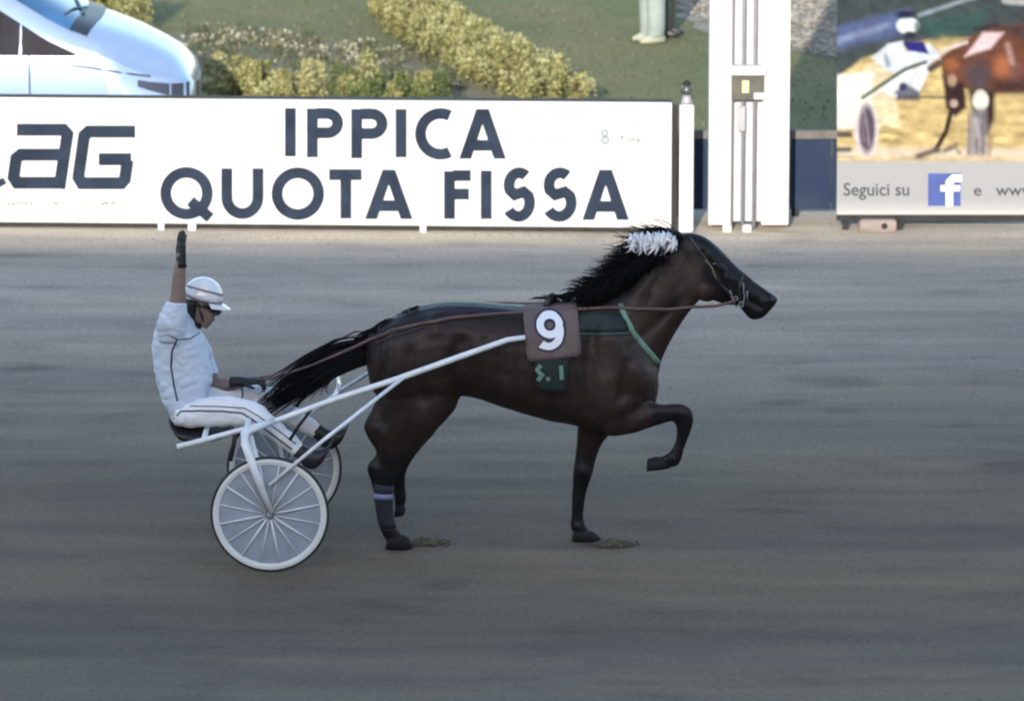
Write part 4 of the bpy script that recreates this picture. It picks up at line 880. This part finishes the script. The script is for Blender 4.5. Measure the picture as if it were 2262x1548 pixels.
nine = [(1236, 722)] + arc(1214, 722, 21, 20, 0, 360, 26) + arc(1212, 738, 24, 29, 18, -118, 16)
mb = MB(); ribbon(mb, arc(1214, 722, 21, 20, 0, 360, 30)[:-1], 26, dn2, True); ribbon(mb, [(1236, 716), (1238, 735)] + arc(1211, 736, 26, 30, -5, -125, 14), 26, dn2, False, .0004)
mb.build('number_outline', M_num_edge, cl, recalc=False)
mb = MB(); ribbon(mb, arc(1214, 722, 21, 20, 0, 360, 30)[:-1], 16, dn2, True, .0025); ribbon(mb, [(1235, 716), (1237, 735)] + arc(1211, 736, 26, 30, -5, -125, 14), 16, dn2, False, .0029)
mb.build('number', M_num, cl, recalc=False)
strap(HB_, [(1215, 660), (1218, 672), (1222, 690)], 0.02, 0.01, HY).build('saddle', M_dark_leather, horse, True)
MB().tube([drape(HB_, 1208, 684, 0.02, HY), P(1212, 664, HY - .05), P(1220, 655, HY), P(1226, 664, HY + .08)], [.022, .026, .026, .02], 10).build('saddle_tree', M_dark_leather, horse, True)
strap(HB_, [(812, 768), (870, 745), (940, 722)], 0.008, 0.004, HY).build('crupper', M_dark_leather, horse, True)
# traces of the driving lines lie along the back to the hands
reins = thing('driving_reins', 'pair of brown reins running from the driver to the bit', 'reins', tuple(P(552, 850, .1)))
rn = [P(548, 842, .22), P(600, 836, .05), P(690, 806, -.08), P(780, 768, -.14)] + [drape(HB_, x, y, 0.016, HY) for x, y in resample([(822, 752), (870, 734), (930, 718), (1000, 705), (1080, 698), (1158, 694), (1240, 690), (1300, 686), (1371, 682), (1440, 682), (1500, 680)], 14)] + [P(1532, 678, HY - .12), P(1580, 676, HY - .10), P(1616, 668, HY - .09), P(1628, 662, HY - .085)]
MB().tube(rn, [0.007] * 3 + [0.011] * (len(rn) - 7) + [0.010] * 4, 8, flat=0.5, up=(0, 1, 0)).build('rein', M_brown_leather, reins, True)
rn2 = [Vector((p.x, 2 * HY - p.y + 0.0, p.z)) for p in rn]; rn2[0] = P(546, 838, .22); rn2[1] = P(600, 830, .2)
MB().tube(rn2, 0.0065, 8, flat=0.5, up=(0, 1, 0)).build('rein', M_brown_leather, reins, True)

# ================================================================== SULKY
SY = 0.05; NW, FW = -0.58, 0.66
sulky = thing('racing_sulky', 'light white two wheeled sulky with disc wheels and long shafts', 'sulky', tuple(Vector((G(595, 1262).x, SY, 0))))
hub = P(596, 1135, NW); RW = hub.z - 0.001
def wheel(c, s):
    n = 48; wo = MB().tube([c + Vector((math.cos(a) * (RW - .012), 0, math.sin(a) * (RW - .012))) for a in np.linspace(0, 2 * PI, n + 1)[:-1]], 0.012, 10, closed=True).build('wheel', M_tyre, sulky, True)
    rg = []
    for a in np.linspace(0, 2 * PI, n + 1)[:-1]:
        d = Vector((math.cos(a), 0, math.sin(a))); rg.append([c + d * (RW - .017) + Vector((0, -.0135, 0)), c + d * (RW - .017) + Vector((0, .0135, 0)), c + d * (RW - .034) + Vector((0, .016, 0)), c + d * (RW - .055) + Vector((0, .010, 0)), c + d * (RW - .055) + Vector((0, -.010, 0)), c + d * (RW - .034) + Vector((0, -.016, 0))])
    MB().rings(rg, False, closed=True).build('rim', M_rim, wo, False)
    MB().tube([c + Vector((0, -.003, 0)), c + Vector((0, .003, 0))], RW - .05, 40, up=(0, 0, 1)).build('disc', M_disc, wo)
    sm = None
    for k in range(16):
        a = 2 * PI * (k + .5) / 16 + 0.0; d = Vector((math.cos(a), 0, math.sin(a))); 
        for yy in (-1, 1):
            MB().tube([c + d * .03 + Vector((0, yy * .014, 0)), c + d * (RW - .05) + Vector((0, yy * .006, 0))], [.0050, .0042] if k % 2 else [.0085, .0065], 6).build('spoke', M_spoke, wo, True)
    MB().tube([c + Vector((0, -.045, 0)), c + Vector((0, -.03, 0)), c + Vector((0, .03, 0)), c + Vector((0, .045, 0))], [.012, .026, .026, .012], 14, up=(0, 0, 1)).build('hub', M_grey_steel, wo, True)
wheel(hub, -1); wheel(Vector((P(628, 1031, FW).x, FW, hub.z)), 1)
def shy(k): return SY - (0.46 - 0.13 * k)                      # shafts narrow towards the horse
near = [(391, 987, 0), (450, 972, .05), (518, 953, .1), (607, 930, .2), (738, 882, .4), (880, 836, .6), (1018, 787, .8), (1120, 751, .95), (1160, 745, 1)]
npts = [P(x, y, shy(k)) for x, y, k in near]
mir = lambda p: Vector((p.x, 2 * SY - p.y, p.z))
rad = [.019, .019, .017, .019, .019, .020, .020, .018, .016]
MB().tube(npts, rad, 10).build('shaft', M_sulky, sulky, True); MB().tube([mir(p) for p in npts], rad, 10).build('shaft', M_sulky, sulky, True)
for s in (0, 1):
    f_ = (lambda p: p) if s == 0 else mir
    hubp = hub if s == 0 else Vector((P(628, 1031, FW).x, FW, hub.z)); o_ = hubp.x - hub.x
    def fk(p, o_=o_, f_=f_): q = f_(p); return Vector((q.x + o_, q.y, q.z))
    a0 = f_(P(607, 930, shy(.2))); 
    MB().tube([a0, fk(P(560, 946, NW + .10)), fk(P(541, 958, NW + .03)), fk(P(542, 980, NW - .02)), fk(P(566, 1048, NW - .045)), fk(P(600, 1132, NW - .045))], [.019, .026, .030, .030, .026, .016], 12).build('fork', M_sulky, sulky, True)
    MB().tube([fk(P(552, 962, NW + .06)), fk(P(572, 1030, NW + .06)), fk(P(592, 1100, NW + .05)), fk(P(597, 1128, NW + .045))], [.02, .016, .014, .012], 10).build('fork', M_sulky, sulky, True)
    MB().tube([fk(P(594, 1072, NW - .03)), fk(P(716, 971, NW - .03)), f_(P(892, 833, shy(.62) - .012))], [.012, .013, .013], 10).build('brace', M_sulky, sulky, True)
    MB().tube([f_(P(640, 972, shy(.3))), f_(P(660, 940, shy(.3))), f_(P(690, 902, shy(.3)))], .010, 8).build('stirrup', M_dark_steel, sulky, True)
MB().tube([npts[1], (npts[1] + mir(npts[1])) / 2 + Vector((-.0, 0, -.02)), mir(npts[1])], .018, 10, up=(0, 0, 1)).build('crossbar', M_sulky, sulky, True)
MB().tube([npts[4], (npts[4] + mir(npts[4])) / 2 + Vector((.02, 0, 0)), mir(npts[4])], .016, 10, up=(0, 0, 1)).build('crossbar', M_sulky, sulky, True)
fa = [P(541, 960, NW + .03), None]; fb = mir(fa[0]); fb.x += P(628, 1031, FW).x - hub.x
MB().tube([fa[0], fa[0] * .75 + fb * .25 + Vector((0, 0, .02)), fa[0] * .25 + fb * .75 + Vector((0, 0, .02)), fb], .020, 10, up=(0, 0, 1)).build('axle_arch', M_sulky, sulky, True)
mb = MB(); loft(mb, refine([(372, 922, 392, 950, .13), (384, 930, 405, 968, .19), (430, 938, 440, 972, .21), (480, 940, 486, 964, .20), (516, 938, 518, 952, .14)], 3), SY, 18); mb.build('seat', M_black_leather, sulky, True)
MB().tube([P(520, 955, -.2), P(516, 985, -.2), P(510, 1018, -.2)], [.016, .014, .01], 8).build('strap', M_black_leather, sulky, True)

# ================================================================== DRIVER
driver = thing('person', 'driver in pale blue and white racing suit and white helmet raising one arm', 'person', tuple(P(400, 930, SY)))
DY = SY; AN, AF = SY - .20, SY + .20
torso = [(378, 918, 450, 925, .155), (362, 893, 455, 900, .165), (350, 860, 462, 868, .170), (341, 820, 470, 836, .175), (336, 780, 464, 790, .185), (338, 745, 452, 752, .205), (350, 712, 438, 722, .20), (368, 688, 428, 700, .165), (385, 678, 424, 688, .11)]
def inner(rows, k): 
    out = []
    for q in rows:
        x1, y1, x2, y2, w = q[:5]; cx_, cy_ = (x1 + x2) / 2, (y1 + y2) / 2; out.append((cx_ + (x1 - cx_) * k, cy_ + (y1 - cy_) * k, cx_ + (x2 - cx_) * k, cy_ + (y2 - cy_) * k, w * k, *q[5:]))
    return out
armN = [(352, 735, 402, 742, .065, SY - .15), (352, 710, 404, 716, .062, AN), (362, 685, 410, 692, .055, AN - .01), (374, 660, 412, 662, .047, AN - .02), (378, 640, 411, 641, .043, AN - .02), (380, 615, 411, 616, .042, AN - .02), (384, 592, 411, 592, .036, AN - .02), (389, 572, 411, 572, .030, AN - .02), (390, 558, 412, 558, .028, AN - .02)]
armF = [(400, 722, 440, 735, .06, AF - .02), (420, 760, 462, 764, .055, AF + .03), (434, 800, 474, 800, .05, AF + .05), (444, 830, 486, 836, .045, AF + .05), (462, 862, 478, 832, .042, AF + .03), (500, 864, 506, 836, .036, AF), (530, 858, 532, 834, .030, AF - .03), (545, 854, 546, 832, .028, AF - .04)]
legN = [(388, 894, 384, 940, .09, SY - .10), (430, 882, 424, 944, .085, SY - .13), (490, 874, 486, 942, .078, SY - .18), (540, 880, 528, 942, .070, SY - .22), (574, 892, 548, 942, .066, SY - .24), (598, 912, 562, 948, .060, SY - .25), (626, 938, 594, 968, .054, SY - .25), (652, 962, 624, 990, .048, SY - .25), (672, 982, 650, 1006, .042, SY - .25)]
legF = [(392, 880, 388, 930, .09, SY + .10), (440, 862, 436, 920, .085, SY + .16), (500, 848, 498, 908, .078, SY + .24), (556, 848, 548, 902, .070, SY + .30), (590, 856, 572, 904, .066, SY + .33), (622, 876, 592, 912, .060, SY + .34), (655, 900, 626, 934, .054, SY + .34), (690, 924, 664, 955, .046, SY + .34), (712, 940, 690, 966, .042, SY + .34)]
headD = [(432, 632, 474, 640, .05), (423, 648, 480, 658, .068), (420, 668, 481, 674, .074), (423, 686, 479, 688, .072), (431, 702, 474, 700, .064), (440, 714, 470, 711, .052), (446, 723, 464, 720, .034)]
bd_ = MB(); loft(bd_, refine(inner(torso, .86), 2), DY, 16); loft(bd_, refine(armN, 2), None, 12); loft(bd_, refine(armF, 2), None, 12); loft(bd_, refine(inner(legN, .84), 2), None, 12); loft(bd_, refine(inner(legF, .84), 2), None, 12)
loft(bd_, refine(headD, 2), DY, 16); loft(bd_, [(396, 712, 440, 718, .075), (410, 696, 446, 704, .062), (420, 680, 455, 690, .06)], DY, 14)
bd_.tube([P(479, 678, DY), P(484, 690, DY), P(481, 697, DY)], [.010, .016, .012], 8)       # nose
bd_.ball(P(473, 706, DY), (.012, .022, .007), 8, 6); bd_.ball(P(446, 684, DY - .075), (.016, .012, .026), 8, 6); bd_.ball(P(446, 684, DY + .075), (.016, .012, .026), 8, 6)
link('body', weld(bd_, 'body', 0.0085, 3, 0.5), M_skin, driver)
jk = MB(); loft(jk, refine(torso, 3), DY, 20, 0.9)
loft(jk, refine([(346, 750, 412, 756, .075, SY - .15), (346, 712, 412, 720, .075, AN), (356, 686, 414, 694, .070, AN - .01), (368, 664, 414, 668, .062, AN - .02)], 3), None, 16)
loft(jk, refine([(392, 716, 446, 734, .075, AF - .02), (412, 758, 466, 764, .070, AF + .03), (424, 798, 476, 800, .064, AF + .05), (432, 822, 484, 824, .060, AF + .05)], 3), None, 16)
loft(jk, [(398, 706, 440, 716, .085), (404, 690, 442, 702, .080)], DY, 16)
def wrinkle(me, amp, fx, fy, fz, seed=0.0):       # cloth folds
    from mathutils import noise
    nr = [v.normal.copy() for v in me.vertices]
    for v, n_ in zip(me.vertices, nr):
        c = v.co; q = Vector((c.x * fx + c.z * fx * .5 + seed, c.y * fy, c.z * fz - c.x * fz * .35))
        w_ = abs(noise.noise(q)) * 1.6 - .45 + .4 * noise.noise(q * 2.3)
        v.co = c + n_ * (amp * w_)
jme = weld(jk, 'jacket', 0.0095, 4, 0.5); wrinkle(jme, .008, 13, 6, 15); jacket = link('jacket', jme, M_jacket, driver)
tk = MB(); loft(tk, refine(legN, 3), None, 16); loft(tk, refine(legF, 3), None, 16); loft(tk, [(366, 888, 460, 896, .168), (372, 905, 462, 905, .172), (380, 930, 455, 934, .16)], DY, 18, .9)
tme = weld(tk, 'trousers', 0.0095, 4, 0.5); wrinkle(tme, .008, 14, 7, 9, 3.3); trousers = link('trousers', tme, M_trousers, driver)
JB, TB = bvh_of(jme), bvh_of(tme)
strap(JB, [(392, 748), (380, 775), (378, 810), (384, 850), (392, 886)], 0.0055, 0.002, DY, 1).build('piping', M_piping, jacket, True)
strap(JB, [(376, 742), (392, 750), (420, 748), (440, 735)], 0.004, 0.001, DY, 1).build('piping', M_piping, jacket, True)
strap(TB, [(384, 925), (400, 908), (440, 907), (490, 908), (535, 912), (560, 928), (600, 958), (645, 992)], 0.0055, 0.002, DY, 1).build('piping', M_piping, trousers, True)
strap(TB, [(420, 897), (440, 897), (490, 898), (540, 901), (570, 918), (608, 946), (654, 980)], 0.0035, 0.002, DY, 1).build('piping', M_piping, trousers, True)
# helmet, goggles, hair
hm = MB()
hax = Matrix.Rotation(math.radians(15), 3, 'Y')
hc = P(448, 657, DY); rings_ = []
for i in range(0, 9):
    t_ = (i / 8) * PI / 2; rr = math.cos(t_) if i < 8 else 0.02; rings_.append([hc + hax @ Vector((.130 * rr * math.cos(a),   .112 * rr * math.sin(a), .132 * math.sin(t_))) for a in np.linspace(0, 2 * PI, 25)[:-1]])
hm.rings(rings_); helmet = hm.build('helmet', M_helmet, driver, True)
pk = MB(); rows = []
for k in (0, 1, 2):
    rows.append([hc + hax @ Vector(((.128 + .030 * k) * math.cos(a), (.110 + .002 * k) * math.sin(a), -.004 - .012 * k + dz)) for a in np.linspace(-1.2, 1.2, 13) for dz in (0,)])
pv = [p for r_ in rows for p in r_]; pf = [(i * 13 + j, i * 13 + j + 1, (i + 1) * 13 + j + 1, (i + 1) * 13 + j) for i in range(2) for j in range(12)]
pk.add(pv + [p + Vector((0, 0, -.006)) for p in pv], pf + [tuple(k + 39 for k in reversed(f)) for f in pf]); pk.build('peak', M_helmet, helmet, True)
MB().tube([hc + hax @ Vector((.131 * math.cos(a), .113 * math.sin(a), .004)) for a in np.linspace(0, 2 * PI, 25)[:-1]], .007, 8, closed=True).build('trim', M_helmet_trim, helmet, True)
MB().tube([hc + hax @ Vector((.123 * math.cos(a), -.106 * abs(math.sin(a)) - .002, .05 + .02 * math.sin(a))) for a in np.linspace(.2, PI - .2, 14)], .006, 6).build('stripe', M_helmet_trim, helmet, True)
gg = MB(); gg.tube([P(466, 682, DY - .076), P(477, 684, DY - .055), P(482, 685, DY - .02), P(482, 685, DY + .02), P(477, 684, DY + .055)], [.022, .027, .028, .028, .024], 10, up=(0, 0, 1)); gg.build('goggles', M_goggle, driver, True)
MB().tube([P(466, 681, DY - .076), P(446, 676, DY - .084), P(425, 671, DY - .06)], .013, 8, flat=.5).build('goggle_strap', M_goggle, driver, True)
hr = MB(); loft(hr, refine([(408, 660, 444, 662, .083), (404, 680, 440, 680, .082), (410, 698, 438, 700, .078), (424, 712, 442, 714, .066), (436, 722, 446, 724, .04)], 2), DY, 16); hr.build('hair', M_hair_dark, driver, True)
MB().tube([P(440, 676, DY - .08), P(446, 700, DY - .072), P(456, 724, DY - .02)], .008, 8).build('chin_strap', M_hair_dark, helmet, True)
# gloves: palm, four fingers, thumb
def glove(w, fwd, side, up, curl, s=1.0, wr=.030):
    mb = MB(); fwd, side, up = [Vector(q).normalized() * s for q in (fwd, side, up)]
    def ringp(c, a, b): return [c + side * (a * math.cos(t_)) + up * (b * math.sin(t_)) for t_ in np.linspace(0, 2 * PI, 13)[:-1]]
    mb.rings([ringp(w - fwd * .060, wr * 1.12, wr * 1.05), ringp(w - fwd * .03, wr, wr * .92), ringp(w, wr, wr * .85), ringp(w + fwd * .03, .040, .020), ringp(w + fwd * .075, .044, .018), ringp(w + fwd * .098, .042, .015)])
    for i, (o_, L_) in enumerate(((-.031, .066), (-.010, .076), (.011, .071), (.031, .056))):
        p = w + fwd * .088 + side * o_; ps = [p - fwd * .015, p]; d = fwd.copy(); ax = side
        for j, fr in enumerate((.45, .32, .25)):
            d = Matrix.Rotation(curl * (.8 if j == 0 else 1.0), 3, ax) @ d; ps.append(ps[-1] + d * L_ * fr)
        mb.tube(ps, [.0105, .0105, .0100, .0092, .0065], 8, up=up)
    p = w + fwd * .025 - side * .034; d1 = (fwd * .7 - side * .6 + up * -.3).normalized(); d2 = (fwd * .9 - side * .1 - up * .4).normalized()
    mb.tube([p - d1 * .01, p + d1 * .03, p + d1 * .03 + d2 * .028, p + d1 * .03 + d2 * .05], [.013, .012, .0105, .007], 8, up=up); return mb
glove(P(400, 568, AN - .02), (0.02, 0, 1), (0.62, -.78, 0), (-.78, -.62, 0), -.16, 1.04, .034).build('glove', M_black_leather, driver, True)
glove(P(534, 842, AF - .04), (1, -.25, .12), (0.2, 1, .15), (0, -.1, 1), .75, 1.25).build('glove', M_black_leather, driver, True)
MB().tube([P(533, 848, AF - .06), P(536, 870, AF - .08), P(534, 884, AF - .1)], [.007, .006, .004], 6).build('rein_end', M_dark_leather, reins, True)
# boots
for q, Y, lab in ((0, SY - .25, 1), (1, SY + .34, 2)):
    ox, oy = (0, 0) if q == 0 else (40, -44)
    mb = MB(); loft(mb, refine([(668 + ox, 980 + oy, 646 + ox, 1004 + oy, .045), (684 + ox, 992 + oy, 662 + ox, 1018 + oy, .044), (704 + ox, 994 + oy, 674 + ox, 1032 + oy, .043), (720 + ox, 988 + oy, 694 + ox, 1036 + oy, .044), (734 + ox, 972 + oy, 716 + ox, 1016 + oy, .042), (744 + ox, 950 + oy, 730 + ox, 980 + oy, .038), (748 + ox, 938 + oy, 742 + ox, 952 + oy, .022)], 2), Y, 14)
    mb.build('boot', M_black_leather, driver, True)

# ================================================================== BYSTANDERS ON THE LAWN
def bystander(label, base, Yv, trm, shm, dx, turn=0.0, top=M_shirt):
    t = thing('person', label, 'person', tuple(base), 'people standing on the lawn'); b = Vector((0, 0, 0))
    def T(name, rows, m, par=t, n=12):
        mb = MB(); mb.rings([[b + Vector((x + rx * math.cos(a), y + ry * math.sin(a), z_)) for a in np.linspace(0, 2 * PI, n + 1)[:-1]] for x, y, z_, rx, ry in rows]); return mb.build(name, m, par, True)
    lm = MB()
    def R_(rows): lm.rings([[b + Vector((x + rx * math.cos(a), y + ry * math.sin(a), z_)) for a in np.linspace(0, 2 * PI, 13)[:-1]] for x, y, z_, rx, ry in rows])
    R_([(0, 0, .80, .14, .10), (0, 0, 1.0, .15, .10), (0, 0, 1.25, .16, .105), (0, 0, 1.42, .19, .10), (0, 0, 1.50, .08, .07)])
    R_([(0, 0, 1.46, .055, .06), (0, 0, 1.56, .055, .06)]); R_([(0, -.01, 1.53, .04, .05), (0, -.01, 1.58, .068, .085), (0, 0, 1.66, .076, .098), (0, 0, 1.73, .07, .09), (0, 0, 1.765, .03, .04)])
    lm.ball(b + Vector((0, -.10, 1.63)), (.014, .02, .024), 8, 6)
    for s in (-1, 1): R_([(s * .22, 0, .74, .03, .04), (s * .23, 0, .95, .036, .04), (s * .21, 0, 1.2, .045, .05), (s * .17, 0, 1.42, .055, .06)]); R_([(s * .09, 0, .05, .045, .05), (s * .09, 0, .45, .05, .055), (s * .08, 0, .86, .07, .08)])
    link('body', weld(lm, 'body', .012, 3), M_skin, t)
    T('shirt', [(0, 0, .86, .165, .125), (0, 0, 1.05, .168, .12), (0, 0, 1.3, .185, .125), (0, 0, 1.43, .205, .115), (0, 0, 1.49, .10, .085)], top)
    T('hair', [(0, .015, 1.62, .078, .098), (0, .01, 1.70, .084, .105), (0, .005, 1.765, .066, .085), (0, 0, 1.79, .02, .03)], M_hair_dark)
    tm = MB()
    for s in (-1, 1):
        tm.rings([[b + Vector((x + rx * math.cos(a), y + ry * math.sin(a), z_)) for a in np.linspace(0, 2 * PI, 15)[:-1]] for x, y, z_, rx, ry in ((s * dx, 0, .06, .070, .085), (s * dx + .012, 0, .16, .078, .09), (s * dx * .98, 0, .42, .085, .095), (s * dx * .9, 0, .7, .098, .11), (s * .075, 0, .92, .085, .12))])
        sh = MB(); sh.rings([[b + Vector((s * dx + s * .02 * k_ + rx * math.cos(a), y + ry * math.sin(a) - .03, z_)) for a in np.linspace(0, 2 * PI, 15)[:-1]] for k_, y, z_, rx, ry in ((0, 0, .004, .05, .14), (0, 0, .04, .052, .14), (0, .03, .075, .045, .09), (0, .05, .11, .045, .06))]); sh.build('shoe', shm, t, True)
    tm.box(b + Vector((0, 0, .86)), (.14, .10, .08)); link('trousers', weld(tm, 'trousers', .012, 4), trm, t)
    for ch in t.children: ch.matrix_parent_inverse = Matrix.Identity(4)
    t.rotation_euler = (0, 0, turn)
    return t
bystander('bystander in pale mint trousers standing on the lawn beside the pillar', G(1440, 92), 0, M_pale_trousers, M_shoe_pale, .085, -1.15)
bystander('bystander in dark trousers standing just behind the pale trousers', G(1468, 78), 0, M_dark_trousers, M_dark_leather, .085, 1.3)
bpy.context.view_layer.update()
